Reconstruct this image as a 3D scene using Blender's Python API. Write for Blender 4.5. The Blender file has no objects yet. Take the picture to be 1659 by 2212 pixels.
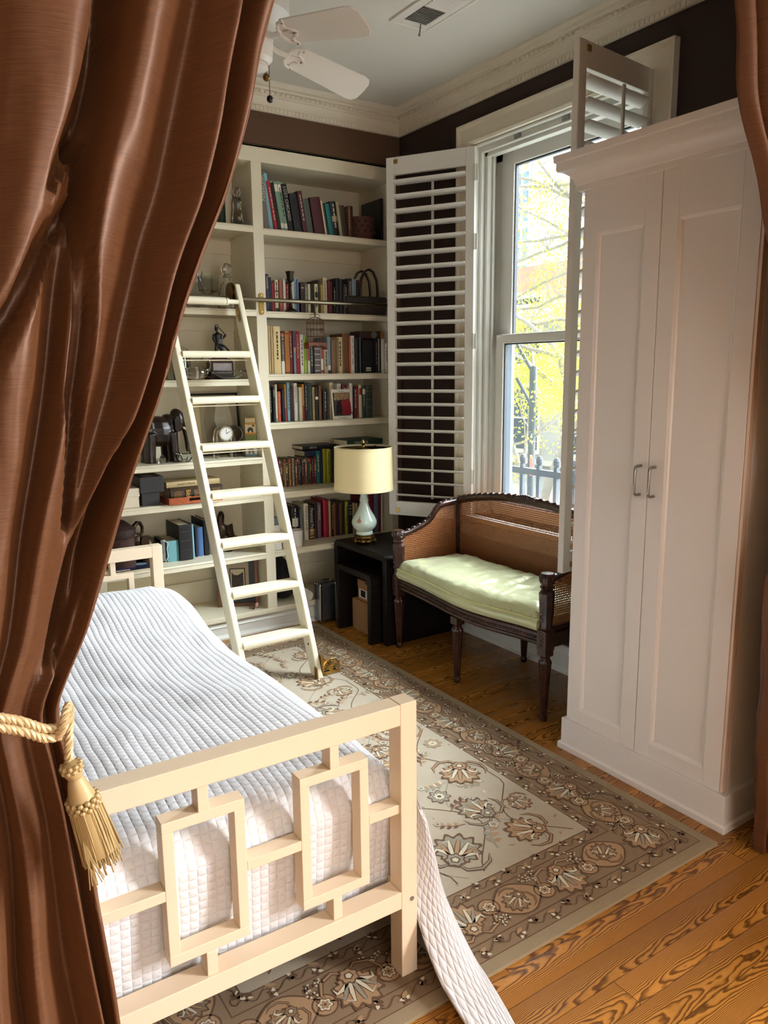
import bpy, bmesh, math, random
from math import sin, cos, pi, radians, sqrt, hypot
from mathutils import Vector, Matrix, noise
C = bpy.context.scene.collection
sc = bpy.context.scene
PI = pi

# ------------------------------------------------------------------ camera, light, exposure
cam_d = bpy.data.cameras.new('camera'); cam = bpy.data.objects.new('camera', cam_d); C.objects.link(cam)
CAM = Vector((-2.7674, -3.9808, 1.5))
yaw, pitch, roll = .58367, .18183, -.01073
fw = Vector((sin(yaw)*cos(pitch), cos(yaw)*cos(pitch), -sin(pitch)))
rt = fw.cross(Vector((0, 0, 1))).normalized(); up = rt.cross(fw)
rt, up = cos(roll)*rt+sin(roll)*up, -sin(roll)*rt+cos(roll)*up
cam.matrix_world = Matrix(((rt.x, up.x, -fw.x, CAM.x), (rt.y, up.y, -fw.y, CAM.y), (rt.z, up.z, -fw.z, CAM.z), (0, 0, 0, 1)))
cam_d.sensor_fit = 'HORIZONTAL'; cam_d.sensor_width = 36; cam_d.lens = 1651/1659*36
cam_d.clip_start = .02; cam_d.clip_end = 400
sc.camera = cam
vs = sc.view_settings; sc.display_settings.display_device = 'sRGB'
vs.view_transform = 'Standard'; vs.look = 'None'; vs.gamma = 1; vs.use_curve_mapping = False
vs.exposure = 0.0
WORLD_STRENGTH = 2.2
SKY_SUN = 52
SUN = 1.6
FRONT_FILL = 62
SIDE_FILL = 80
w = bpy.data.worlds.new('world'); sc.world = w; w.use_nodes = True
bg = w.node_tree.nodes['Background']; bg.inputs[0].default_value = (.93, .97, 1, 1); bg.inputs[1].default_value = WORLD_STRENGTH
def sun(name, direction, strength, angle, col):
    d = bpy.data.lights.new(name, 'SUN'); d.energy = strength; d.angle = radians(angle); d.color = col
    o = bpy.data.objects.new(name, d); C.objects.link(o)
    o.rotation_euler = Vector(direction).to_track_quat('-Z', 'Y').to_euler(); o.location = (4, 0, 8)
    return o
sun('bright_sky_over_street', (-.82, .10, -.50), SKY_SUN, 75, (.93, .965, 1))      # the broad bright sky the window looks up to
sun('sun', (.62, .25, -.74), SUN, 1, (1, .95, .86))                                # behind the house, on the fronts across the street
ad = bpy.data.lights.new('added_front_room_fill', 'AREA'); ad.shape = 'RECTANGLE'; ad.size = 2.6; ad.size_y = 1.9
ad.energy = FRONT_FILL; ad.color = (1, .87, .75)
al = bpy.data.objects.new('added_front_room_fill', ad); C.objects.link(al)
al.location = (-2.3, -7.25, 1.55); al.rotation_euler = (radians(90), 0, 0)   # added warm fill from behind the camera; its window is assumed
ad = bpy.data.lights.new('added_side_fill', 'AREA'); ad.shape = 'RECTANGLE'; ad.size = 1.1; ad.size_y = 1.9; ad.energy = SIDE_FILL; ad.color = (1, .85, .68)
al = bpy.data.objects.new('added_side_fill', ad); C.objects.link(al); al.location = (.20, -4.75, 1.65); al.rotation_euler = (radians(90), 0, radians(90))   # added side fill for floor and wardrobe, in an assumed window opening
cy = sc.cycles
cy.use_denoising = True; cy.max_bounces = 10; cy.diffuse_bounces = 5; cy.transparent_max_bounces = 24; cy.sample_clamp_indirect = 6
cy.caustics_reflective = False; cy.caustics_refractive = False

# ------------------------------------------------------------------ helpers
def S(r, g, b):
    f = lambda c: (c/255/12.92) if c <= 10 else ((c/255+.055)/1.055)**2.4
    return (f(r), f(g), f(b))
def nodes(m): return m.node_tree.nodes, m.node_tree.links
MATS = {}
def M(name, col, rough=.5, metal=0, var=.06, scale=6, bump=0, bscale=60, stretch=(1, 1, 1), coat=0, spec=.5, sheen=0, trans=0, ior=1.45, sub=0):
    if name in MATS: return MATS[name]
    m = bpy.data.materials.new(name); m.use_nodes = True; n, l = nodes(m); p = n['Principled BSDF']
    p.inputs['Roughness'].default_value = rough; p.inputs['Metallic'].default_value = metal
    p.inputs['Coat Weight'].default_value = coat; p.inputs['Specular IOR Level'].default_value = spec
    p.inputs['Sheen Weight'].default_value = sheen; p.inputs['Transmission Weight'].default_value = trans; p.inputs['IOR'].default_value = ior
    tc = n.new('ShaderNodeTexCoord'); mp = n.new('ShaderNodeMapping'); mp.inputs['Scale'].default_value = stretch
    l.new(tc.outputs['Object'], mp.inputs['Vector'])
    nz = n.new('ShaderNodeTexNoise'); nz.inputs['Scale'].default_value = scale; nz.inputs['Detail'].default_value = 4
    l.new(mp.outputs[0], nz.inputs['Vector'])
    mx = n.new('ShaderNodeMix'); mx.data_type = 'RGBA'
    mx.inputs[6].default_value = tuple(c*(1-var) for c in col)+(1,); mx.inputs[7].default_value = tuple(min(1, c*(1+var)) for c in col)+(1,)
    l.new(nz.outputs['Fac'], mx.inputs[0]); l.new(mx.outputs[2], p.inputs['Base Color'])
    if bump:
        nb = n.new('ShaderNodeTexNoise'); nb.inputs['Scale'].default_value = bscale; nb.inputs['Detail'].default_value = 3
        l.new(mp.outputs[0], nb.inputs['Vector'])
        b = n.new('ShaderNodeBump'); b.inputs['Strength'].default_value = 1; b.inputs['Distance'].default_value = bump
        l.new(nb.outputs['Fac'], b.inputs['Height']); l.new(b.outputs[0], p.inputs['Normal'])
    MATS[name] = m; return m

class B:
    """collects shapes into one mesh"""
    def __init__(s): s.bm = bmesh.new(); s.mi = 0; s.uv = None
    def f(s, vs):
        try:
            q = s.bm.faces.new(vs); q.material_index = s.mi; return q
        except ValueError: return None
    def box(s, x0, x1, y0, y1, z0, z1, mat=None):
        P = [Vector((x, y, z)) for x in (x0, x1) for y in (y0, y1) for z in (z0, z1)]
        if mat is not None: P = [mat @ p for p in P]
        v = [s.bm.verts.new(p) for p in P]
        for q in ((0, 1, 3, 2), (4, 6, 7, 5), (0, 4, 5, 1), (2, 3, 7, 6), (0, 2, 6, 4), (1, 5, 7, 3)): s.f([v[i] for i in q])
        return s
    def bar(s, a, b, w, d, upv=(0, 0, 1)):
        """box from a to b, w wide across, d deep along upv"""
        a, b = Vector(a), Vector(b); t = (b-a); L = t.length; t /= L
        sx = t.cross(Vector(upv)); sx = sx.normalized() if sx.length > 1e-5 else Vector((1, 0, 0)); u = sx.cross(t)
        m = Matrix(((t.x, sx.x, u.x, a.x), (t.y, sx.y, u.y, a.y), (t.z, sx.z, u.z, a.z), (0, 0, 0, 1)))
        return s.box(0, L, -w/2, w/2, -d/2, d/2, m)
    def tube(s, pts, r, n=8, cap=True, sx=1):
        pts = [Vector(p) for p in pts]; rs = r if isinstance(r, (list, tuple)) else [r]*len(pts); rings = []; u = None
        for i, p in enumerate(pts):
            t = (pts[min(i+1, len(pts)-1)]-pts[max(i-1, 0)])
            t = t.normalized() if t.length > 1e-9 else Vector((0, 0, 1))
            if u is None: u = t.cross(Vector((0, 0, 1)) if abs(t.z) < .9 else Vector((1, 0, 0))).normalized()
            else: u = (u-t*u.dot(t)).normalized()
            v = t.cross(u)
            rings.append([s.bm.verts.new(p+(u*cos(2*PI*k/n)*sx+v*sin(2*PI*k/n))*rs[i]) for k in range(n)])
        for a, b in zip(rings, rings[1:]):
            for k in range(n): s.f([a[k], a[(k+1) % n], b[(k+1) % n], b[k]])
        if cap: s.f(list(reversed(rings[0]))); s.f(rings[-1])
        return s
    def lathe(s, prof, c=(0, 0, 0), n=24, sq=None, lobes=0, la=0, sy=1):
        c = Vector(c); rings = []
        for r, z in prof:
            ring = []
            for k in range(n):
                a = 2*PI*k/n; rr = r*(1+la*cos(lobes*a)) if lobes else r
                ring.append(s.bm.verts.new(c+Vector((rr*cos(a), rr*sin(a)*sy, z))))
            rings.append(ring)
        for a, b in zip(rings, rings[1:]):
            for k in range(n): s.f([a[k], a[(k+1) % n], b[(k+1) % n], b[k]])
        if prof[0][0] > 1e-4: s.f(list(reversed(rings[0])))
        if prof[-1][0] > 1e-4: s.f(rings[-1])
        return s
    def tlathe(s, prof, m, n=20):
        """lathe along an arbitrary matrix"""
        k = len(s.bm.verts); s.lathe(prof, n=n); s.bm.verts.ensure_lookup_table()
        for v in s.bm.verts[k:]: v.co = m @ v.co
        return s
    def ell(s, c, r, n=12, rot=None):
        k = len(s.bm.verts); mt = (Matrix.Translation(Vector(c)) @ (rot.to_4x4() if rot else Matrix()) @ Matrix.Diagonal(Vector((*r, 1))))
        g = bmesh.ops.create_uvsphere(s.bm, u_segments=n, v_segments=max(4, n//2), radius=1, matrix=mt)
        for v in g['verts']:
            for q in v.link_faces: q.material_index = s.mi
        return s
    def prism(s, poly, a, b, fn):
        """poly of 2D points, extruded from a to b; fn(u, v, t) gives the 3D point"""
        A = [s.bm.verts.new(fn(u, v, a)) for u, v in poly]; Bv = [s.bm.verts.new(fn(u, v, b)) for u, v in poly]; n = len(poly)
        s.f(list(reversed(A))); s.f(Bv)
        for i in range(n): s.f([A[i], A[(i+1) % n], Bv[(i+1) % n], Bv[i]])
        return s
    def grid(s, fn, nu, nv, uvf=None, skip=None):
        V = [[s.bm.verts.new(fn(i/nu, j/nv)) for j in range(nv+1)] for i in range(nu+1)]
        if uvf and not s.uv: s.uv = s.bm.loops.layers.uv.new('UVMap')
        for i in range(nu):
            for j in range(nv):
                if skip and skip(i/nu, j/nv): continue
                q = s.f([V[i][j], V[i+1][j], V[i+1][j+1], V[i][j+1]])
                if q and uvf:
                    for lp, (a, b) in zip(q.loops, ((i, j), (i+1, j), (i+1, j+1), (i, j+1))): lp[s.uv].uv = uvf(a/nu, b/nv)
        return s
    def sweep(s, prof, path, side=1, closed=False):
        """moulding: prof of (out, z) swept along a level path of (x, y), mitred; out grows to the left of the path when side is 1"""
        P = [Vector(p) for p in path]; rings = []
        for i, p in enumerate(P):
            d0 = (P[i]-P[i-1]).normalized() if i else (P[1]-P[0]).normalized()
            d1 = (P[i+1]-P[i]).normalized() if i < len(P)-1 else d0
            n0 = Vector((-d0.y, d0.x))*side; n1 = Vector((-d1.y, d1.x))*side
            m = (n0+n1); m = m/(m.length**2)*2
            rings.append([s.bm.verts.new((p.x+m.x*o, p.y+m.y*o, z)) for o, z in prof])
        k = len(prof)
        for a, b in zip(rings, rings[1:]):
            for j in range(k): s.f([a[j], a[(j+1) % k], b[(j+1) % k], b[j]])
        s.f(rings[0]); s.f(list(reversed(rings[-1]))); return s
    def quad(s, pts):
        return s.f([s.bm.verts.new(p) for p in pts])

BASE = {}
def out(name, b, mat, parent=None, loc=None, smooth=False, bevel=0, local=False, label=None, seg=2, angle=40, mods=None):
    """link the collected shapes as ONE mesh object; coordinates are world ones unless local"""
    bm = b.bm if isinstance(b, B) else b
    off = Vector((0, 0, 0))
    if parent is not None:
        if not local: off = BASE[parent.name]
    elif loc is not None: off = Vector(loc)
    if not local and off.length: bmesh.ops.translate(bm, verts=bm.verts, vec=-off)
    bmesh.ops.recalc_face_normals(bm, faces=bm.faces)
    me = bpy.data.meshes.new(name); bm.to_mesh(me); bm.free()
    for x in (mat if isinstance(mat, (list, tuple)) else [mat]): me.materials.append(x)
    o = bpy.data.objects.new(name, me); C.objects.link(o)
    if parent is not None: o.parent = parent; BASE[o.name] = BASE[parent.name] if not local else Vector((0, 0, 0))
    elif loc is not None: o.location = loc; BASE[o.name] = Vector(loc)
    else: BASE[o.name] = Vector((0, 0, 0))
    if smooth:
        me.polygons.foreach_set('use_smooth', [True]*len(me.polygons))
        try: me.set_sharp_from_angle(angle=radians(angle))
        except Exception: pass
    if bevel:
        md = o.modifiers.new('bevel', 'BEVEL'); md.width = bevel; md.segments = seg; md.limit_method = 'ANGLE'; md.angle_limit = radians(35)
    if label: o['label'] = label
    return o
def tag(o, label, cat, group=None, kind=None):
    o['label'] = label; o['category'] = cat
    if group: o['group'] = group
    if kind: o['kind'] = kind
    return o
def thing(name, label, cat, loc, group=None):
    o = bpy.data.objects.new(name, None); C.objects.link(o); o.location = loc; o.empty_display_size = .05
    BASE[o.name] = Vector(loc); return tag(o, label, cat, group)
def struct(name, b, mat, **k):
    o = out(name, b, mat, **k)
    if o.parent is None: o['kind'] = 'structure'
    return o
def remesh(o, vox, it=4):
    m = o.modifiers.new('remesh', 'REMESH'); m.mode = 'VOXEL'; m.voxel_size = vox; m.use_smooth_shade = True
    q = o.modifiers.new('smooth', 'SMOOTH'); q.iterations = it; q.factor = .5
    return o
def dup(root, loc, label, group=None):
    def cp(o, par):
        c = o.copy(); C.objects.link(c)
        if par is not None: c.parent = par
        for ch in list(o.children): cp(ch, c)
        return c
    c = cp(root, None); c.location = loc; c['label'] = label
    if group: c['group'] = group
    return c
def interp(tab, t):
    if t <= tab[0][0]: return tab[0][1]
    for (a, x), (b, y) in zip(tab, tab[1:]):
        if t <= b: return x+(y-x)*(t-a)/(b-a)
    return tab[-1][1]
def sm(tab, t):
    """smooth interpolation through a table"""
    if t <= tab[0][0]: return tab[0][1]
    if t >= tab[-1][0]: return tab[-1][1]
    for i in range(len(tab)-1):
        a, x = tab[i]; b, y = tab[i+1]
        if t <= b:
            m0 = (y-tab[i-1][1])/(b-tab[i-1][0]) if i else (y-x)/(b-a)
            m1 = (tab[i+2][1]-x)/(tab[i+2][0]-a) if i+2 < len(tab) else (y-x)/(b-a)
            h = b-a; u = (t-a)/h
            return (2*u**3-3*u*u+1)*x+(u**3-2*u*u+u)*h*m0+(-2*u**3+3*u*u)*y+(u**3-u*u)*h*m1
TXT = {}
def text_pts(st):
    """flat letter faces of a string, normalised to height 1: (verts, faces, width)"""
    if st in TXT: return TXT[st]
    cu = bpy.data.curves.new('lettering', 'FONT'); cu.body = st; cu.resolution_u = 2
    o = bpy.data.objects.new('lettering', cu); C.objects.link(o); bpy.context.view_layer.update()
    me = bpy.data.meshes.new_from_object(o.evaluated_get(bpy.context.evaluated_depsgraph_get()))
    bpy.data.objects.remove(o); V = [v.co.copy() for v in me.vertices]; F = [tuple(p.vertices) for p in me.polygons]
    x0 = min(v.x for v in V); x1 = max(v.x for v in V); y0 = min(v.y for v in V); y1 = max(v.y for v in V); h = max(.3, y1-y0)
    TXT[st] = ([((v.x-x0)/h, (v.y-y0)/h) for v in V], F, (x1-x0)/h); return TXT[st]
def lettering(b, st, fn, length, height):
    """write st into b; fn(u, v) places a point u along the line and v up the letters"""
    V, F, wd = text_pts(st)
    vv = [b.bm.verts.new(fn(u*length/wd, v*height)) for u, v in V]
    for q in F: b.f([vv[i] for i in q])
    return b
R = random.Random(7)
# ------------------------------------------------------------------ materials
CREAM = M('cream_paint', S(222, 214, 190), .42, var=.03)
WHITE = M('white_paint', S(226, 224, 218), .38, var=.02)
TRIM = M('trim_paint', S(222, 214, 196), .5, var=.05, scale=12)
OLDWHITE = M('old_white_paint', S(216, 216, 208), .5, var=.06, scale=9, bump=.0006, bscale=30)
WARD = M('wardrobe_white', S(222, 217, 212), .4, var=.015)
BEDP = M('bed_cream_lacquer', S(226, 208, 182), .38, var=.03, scale=9)
LADP = M('ladder_cream_paint', S(228, 220, 194), .4, var=.05, scale=20)
CEIL = M('ceiling_paint', S(214, 211, 204), .8, var=.02)
DARKWALL = M('dark_brown_wallcover', S(52, 37, 32), .8, var=.15, scale=40, stretch=(1, 1, 12), bump=.0004, bscale=120)
GRASS = M('brown_grasscloth', S(92, 66, 46), .75, var=.30, scale=10, stretch=(1.2, 1.2, 26), bump=.0005, bscale=60)
BRASS = M('aged_brass', S(186, 150, 84), .28, 1, var=.25, scale=30)
DKBRASS = M('dark_antique_brass', S(110, 84, 44), .35, 1, var=.4, scale=40)
NICKEL = M('satin_nickel', S(150, 148, 144), .32, 1)
RAIL = M('antiqued_steel', S(150, 138, 116), .3, 1, var=.1)
BLACK = M('black_lacquer', S(14, 12, 12), .35)
IRON = M('dark_iron', S(60, 64, 70), .6, .3)
def wood(name, c1, c2, rough=.35, scale=3, stretch=(1, 12, 12), bump=.0003, spec=.5):
    m = bpy.data.materials.new(name); m.use_nodes = True; n, l = nodes(m); p = n['Principled BSDF']; p.inputs['Roughness'].default_value = rough; p.inputs['Specular IOR Level'].default_value = spec
    tc = n.new('ShaderNodeTexCoord'); mp = n.new('ShaderNodeMapping'); mp.inputs['Scale'].default_value = stretch; l.new(tc.outputs['Object'], mp.inputs[0])
    nz = n.new('ShaderNodeTexNoise'); nz.inputs['Scale'].default_value = scale; nz.inputs['Detail'].default_value = 6; nz.inputs['Distortion'].default_value = .6; l.new(mp.outputs[0], nz.inputs['Vector'])
    r = n.new('ShaderNodeValToRGB'); r.color_ramp.elements[0].position = .35; r.color_ramp.elements[1].position = .68
    r.color_ramp.elements[0].color = (*c1, 1); r.color_ramp.elements[1].color = (*c2, 1); l.new(nz.outputs['Fac'], r.inputs[0]); l.new(r.outputs[0], p.inputs['Base Color'])
    b = n.new('ShaderNodeBump'); b.inputs['Distance'].default_value = bump; l.new(nz.outputs['Fac'], b.inputs['Height']); l.new(b.outputs[0], p.inputs['Normal'])
    return m
MAHOG = wood('carved_mahogany', S(30, 14, 9), S(66, 34, 22), .28, 6, (6, 6, 6))
ESPRESSO = wood('espresso_oak', S(7, 5, 5), S(28, 19, 15), .42, 4, (3, 30, 30), .0006, .22)
EBONY = wood('carved_dark_wood', S(18, 11, 9), S(44, 27, 21), .3, 20, (1, 1, 1))
BRONZE = M('brown_bronze', S(58, 42, 28), .4, .6, var=.4, scale=30)

def oak_floor():
    m = bpy.data.materials.new('red_oak_floor'); m.use_nodes = True; n, l = nodes(m); p = n['Principled BSDF']
    def math_(op, a, b=None, c=None):
        q = n.new('ShaderNodeMath'); q.operation = op
        for i, x in enumerate((a, b, c)):
            if x is None: continue
            if isinstance(x, (int, float)): q.inputs[i].default_value = x
            else: l.new(x, q.inputs[i])
        return q.outputs[0]
    tc = n.new('ShaderNodeTexCoord'); sp = n.new('ShaderNodeSeparateXYZ'); l.new(tc.outputs['Object'], sp.inputs[0]); X, Y = sp.outputs[0], sp.outputs[1]
    W = .083; yy = math_('DIVIDE', Y, W); row = math_('FLOOR', yy); v = math_('SUBTRACT', math_('FRACT', yy), .5)
    wn = n.new('ShaderNodeTexWhiteNoise'); wn.noise_dimensions = '1D'; l.new(row, wn.inputs['W'])
    xo = math_('ADD', X, math_('MULTIPLY', wn.outputs['Value'], 7.3)); seg = math_('DIVIDE', xo, 1.15); si = math_('FLOOR', seg); sf = math_('FRACT', seg)
    cb = n.new('ShaderNodeCombineXYZ'); l.new(row, cb.inputs[0]); l.new(si, cb.inputs[1])
    w2 = n.new('ShaderNodeTexWhiteNoise'); w2.noise_dimensions = '2D'; l.new(cb.outputs[0], w2.inputs['Vector']); rnd = w2.outputs['Value']
    sc2 = n.new('ShaderNodeSeparateColor'); l.new(w2.outputs['Color'], sc2.inputs[0]); r2, r3 = sc2.outputs[1], sc2.outputs[2]
    # growth rings cut as cathedrals: f = u*dir + b*(v-c)^2 + wobble
    cn = n.new('ShaderNodeCombineXYZ'); l.new(math_('MULTIPLY', xo, 5.0), cn.inputs[0]); l.new(math_('MULTIPLY', yy, 1.3), cn.inputs[1]); l.new(math_('MULTIPLY', rnd, 40), cn.inputs[2])
    nz = n.new('ShaderNodeTexNoise'); nz.inputs['Scale'].default_value = 1; nz.inputs['Detail'].default_value = 3; l.new(cn.outputs[0], nz.inputs['Vector'])
    vc = math_('SUBTRACT', v, math_('MULTIPLY', math_('SUBTRACT', r2, .5), 1.1))
    v2 = math_('MULTIPLY', math_('MULTIPLY', vc, vc), 1.15)
    sgn = math_('SUBTRACT', math_('MULTIPLY', math_('GREATER_THAN', r3, .5), 2), 1)
    f = math_('ADD', math_('ADD', math_('MULTIPLY', math_('MULTIPLY', xo, sgn), .55), v2), math_('MULTIPLY', nz.outputs['Fac'], .36))
    ring = math_('FRACT', math_('MULTIPLY', f, 19))
    ramp = n.new('ShaderNodeValToRGB'); e = ramp.color_ramp.elements; e[0].position = 0; e[0].color = (1, 1, 1, 1); e[1].position = 1; e[1].color = (.75, .75, .75, 1)
    for ps, c in ((.45, .85), (.68, .25), (.80, .05), (.90, .35)):
        q = e.new(ps); q.color = (c, c, c, 1)
    l.new(ring, ramp.inputs[0])
    fc = n.new('ShaderNodeCombineXYZ'); l.new(math_('MULTIPLY', xo, 22), fc.inputs[0]); l.new(math_('MULTIPLY', Y, 700), fc.inputs[1])
    nf = n.new('ShaderNodeTexNoise'); nf.inputs['Scale'].default_value = 1; nf.inputs['Detail'].default_value = 2; l.new(fc.outputs[0], nf.inputs['Vector'])
    lt = n.new('ShaderNodeMix'); lt.data_type = 'RGBA'; lt.inputs[6].default_value = (*S(114, 66, 26), 1); lt.inputs[7].default_value = (*S(200, 138, 60), 1)
    g = math_('ADD', math_('MULTIPLY', ramp.outputs[0], .72), math_('MULTIPLY', nf.outputs['Fac'], .42)); g = math_('SUBTRACT', g, .06); l.new(g, lt.inputs[0])
    dk = n.new('ShaderNodeMix'); dk.data_type = 'RGBA'; dk.blend_type = 'MULTIPLY'; dk.inputs[0].default_value = 1
    tone = math_('ADD', .78, math_('MULTIPLY', rnd, .34)); ct = n.new('ShaderNodeCombineColor'); l.new(tone, ct.inputs[0]); l.new(tone, ct.inputs[1]); l.new(tone, ct.inputs[2])
    l.new(lt.outputs[2], dk.inputs[6]); l.new(ct.outputs[0], dk.inputs[7])
    ramp2 = math_('SUBTRACT', 1, math_('MULTIPLY', math_('SUBTRACT', 1, ramp.outputs[0]), .54))
    dk2 = n.new('ShaderNodeMix'); dk2.data_type = 'RGBA'; dk2.blend_type = 'MULTIPLY'; dk2.inputs[0].default_value = 1
    c2 = n.new('ShaderNodeCombineColor'); [l.new(ramp2, c2.inputs[i]) for i in range(3)]; l.new(dk.outputs[2], dk2.inputs[6]); l.new(c2.outputs[0], dk2.inputs[7])
    seam = math_('MAXIMUM', math_('GREATER_THAN', math_('ABSOLUTE', v), .488), math_('LESS_THAN', sf, .0022))
    fin = n.new('ShaderNodeMix'); fin.data_type = 'RGBA'; l.new(math_('MULTIPLY', seam, .7), fin.inputs[0]); l.new(dk2.outputs[2], fin.inputs[6]); fin.inputs[7].default_value = (*S(46, 26, 12), 1)
    l.new(fin.outputs[2], p.inputs['Base Color']); p.inputs['Roughness'].default_value = .24
    b = n.new('ShaderNodeBump'); b.inputs['Distance'].default_value = .0005; b.inputs['Strength'].default_value = .7; l.new(math_('SUBTRACT', ramp.outputs[0], math_('MULTIPLY', seam, 2)), b.inputs['Height']); l.new(b.outputs[0], p.inputs['Normal'])
    return m
FLOOR = oak_floor()
def pane_glass():
    m = bpy.data.materials.new('window_glass'); m.use_nodes = True; n, l = nodes(m); n.remove(n['Principled BSDF'])
    t = n.new('ShaderNodeBsdfTransparent'); t.inputs[0].default_value = (.95, .98, .98, 1); g = n.new('ShaderNodeBsdfGlossy'); g.inputs['Roughness'].default_value = .02
    lw = n.new('ShaderNodeLayerWeight'); lw.inputs[0].default_value = .5; pw = n.new('ShaderNodeMath'); pw.operation = 'POWER'; pw.inputs[1].default_value = 5; l.new(lw.outputs['Facing'], pw.inputs[0])
    fr = n.new('ShaderNodeMath'); fr.operation = 'MULTIPLY_ADD'; fr.inputs[1].default_value = .6; fr.inputs[2].default_value = .03; l.new(pw.outputs[0], fr.inputs[0]); mx = n.new('ShaderNodeMixShader')
    l.new(fr.outputs[0], mx.inputs[0]); l.new(t.outputs[0], mx.inputs[1]); l.new(g.outputs[0], mx.inputs[2]); l.new(mx.outputs[0], n['Material Output'].inputs[0]); return m
PANE = pane_glass()
GLASS = M('clear_glass', (.96, .98, .97), .02, var=0, trans=1, ior=1.45)

# ------------------------------------------------------------------ the room
ZC = 2.99
b = B(); b.box(-6.2, .35, -7.6, .45, -.12, 0); struct('floor', b, FLOOR)
b = B(); b.box(-6.2, .35, -7.6, .6, ZC, ZC+.15); struct('ceiling', b, CEIL)
WY0, WY1, WZ0, WZ1 = -1.81, -.68, .70, 2.66      # the window opening
b = B(); b.box(0, .22, -3.3, WY0, 0, ZC); b.box(0, .22, WY1, .5, 0, ZC); b.box(0, .22, WY0, WY1, 0, WZ0); b.box(0, .22, WY0, WY1, WZ1, ZC)
b.box(0, .22, -7.6, -5.3, 0, ZC); b.box(0, .22, -4.2, -3.3, 0, ZC); b.box(0, .22, -5.3, -4.2, 0, .7); b.box(0, .22, -5.3, -4.2, 2.6, ZC)
struct('wall_right', b, DARKWALL)
b = B(); b.box(-3.2, 0, .0, .42, 2.694, ZC); b.box(-3.2, 0, .38, .45, 0, 2.694); b.box(-.024, 0, .0, .4, 0, 2.694); struct('wall_back', b, GRASS)
b = B(); b.box(-3.35, -3.2, -3.0, .5, 0, ZC); struct('wall_left', b, DARKWALL)
b = B(); b.box(-.22, 0, -3.10, -2.98, 0, ZC); b.box(-3.35, -2.98, -3.10, -2.98, 0, ZC); b.box(-2.98, -.22, -3.10, -2.98, 2.62, ZC); struct('wall_front', b, DARKWALL)
LIGHTWALL = M('front_room_wall', S(206, 186, 160), .8)
b = B(); b.box(-6.2, -3.6, -7.6, -7.45, 0, ZC); b.box(-.98, .1, -7.6, -7.45, 0, ZC); b.box(-3.6, -.98, -7.6, -7.45, 0, .55); b.box(-3.6, -.98, -7.6, -7.45, 2.55, ZC)
b.box(-6.2, -6.05, -7.6, -2.98, 0, ZC); b.box(-6.2, -3.35, -3.10, -2.98, 0, ZC); struct('wall_rear', b, LIGHTWALL)
b = B(); b.box(-.03, 0, -7.45, -5.3, 0, ZC); b.box(-.03, 0, -4.2, -3.10, 0, ZC); b.box(-.03, 0, -5.3, -4.2, 0, .7); b.box(-.03, 0, -5.3, -4.2, 2.6, ZC); struct('trim_9', b, LIGHTWALL)

# cornice round the ceiling: ogee, row of egg drops and a beaded strip
prof = [(0, 2.857), (.016, 2.857), (.016, 2.882), (.010, 2.886), (.013, 2.915), (.020, 2.928), (.028, 2.930), (.030, 2.936), (.036, 2.938), (.038, 2.952), (.050, 2.956), (.054, 2.964), (.070, 2.968), (.082, 2.980), (.084, ZC), (0, ZC)]
b = B(); b.sweep(prof, [(-3.19, 0), (0, 0), (0, -2.98)], side=-1)
def along(x0, x1, step):
    k = int(abs(x1-x0)/step); return [x0+(x1-x0)*(i+.5)/k for i in range(k)]
for x in along(-3.15, -.04, .0235): b.box(x-.0075, x+.0075, -.021, -.012, 2.860, 2.878)
for y in along(-2.96, -.04, .0235): b.box(-.021, -.012, y-.0075, y+.0075, 2.860, 2.878)
for x in along(-3.15, -.05, .030): b.ell((x, -.040, 2.945), (.010, .007, .0085), 6)
for y in along(-2.96, -.05, .030): b.ell((-.040, y, 2.945), (.007, .010, .0085), 6)
struct('trim_1', b, TRIM, smooth=True, angle=30)
# baseboard under the window
prof = [(0, 0), (.030, 0), (.030, .018), (.020, .030), (.020, .095), (.026, .100), (.022, .118), (.012, .135), (0, .137)]
b = B(); b.sweep(prof, [(0, 0), (0, -2.98)], side=-1); struct('baseboard_right', b, OLDWHITE, smooth=True, angle=30)

# window: casing, jambs, two sashes with panes, outer stop, stool
cas = [(0, 0), (.0, .022), (.012, .030), (.020, .022), (.082, .022), (.094, .034), (.105, .034), (.105, 0)]      # (away from the opening, out of the wall)
b = B()
b.sweep(cas, [(WY1, WZ0-.03), (WY1, WZ1), (WY0, WZ1), (WY0, WZ0-.03)], side=-1)
for v in b.bm.verts: v.co = Vector((-v.co.z, v.co.x, v.co.y))
struct('trim_2', b, TRIM)
b = B(); b.box(-.055, .12, WY0-.13, WY1+.13, WZ0-.03, WZ0); struct('trim_4', b, M('dimmed_sill_paint', S(150, 150, 144), .7, var=.12), bevel=.006); b = B(); b.box(-.020, 0, WY0-.10, WY1+.10, WZ0-.12, WZ0-.03)  # sill colour darkened to dim its bright stripe seen through the cane
struct('trim_3', b, OLDWHITE, bevel=.006)
b = B()
for s, y in ((1, WY1), (-1, WY0)):
    b.box(0, .225, y-.012 if s > 0 else y, y if s > 0 else y+.012, WZ0, WZ1)
    b.box(.030, .055, y-.030*s, y, WZ0, WZ1-.03); b.box(.055, .085, y-.050*s, y, WZ0, WZ1-.02); b.box(.085, .10, y-.062*s, y, WZ0, WZ1)
    b.box(.150, .175, y-.075*s, y, WZ0, WZ1)
b.box(0, .225, WY0, WY1, WZ1-.012, WZ1); b.box(.030, .055, WY0, WY1, WZ1-.040, WZ1); b.box(.055, .10, WY0, WY1, WZ1-.058, WZ1); b.box(.15, .175, WY0, WY1, WZ1-.075, WZ1)
win = struct('window_1', b, OLDWHITE, loc=(.1, -1.245, WZ0), bevel=.003)
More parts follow.
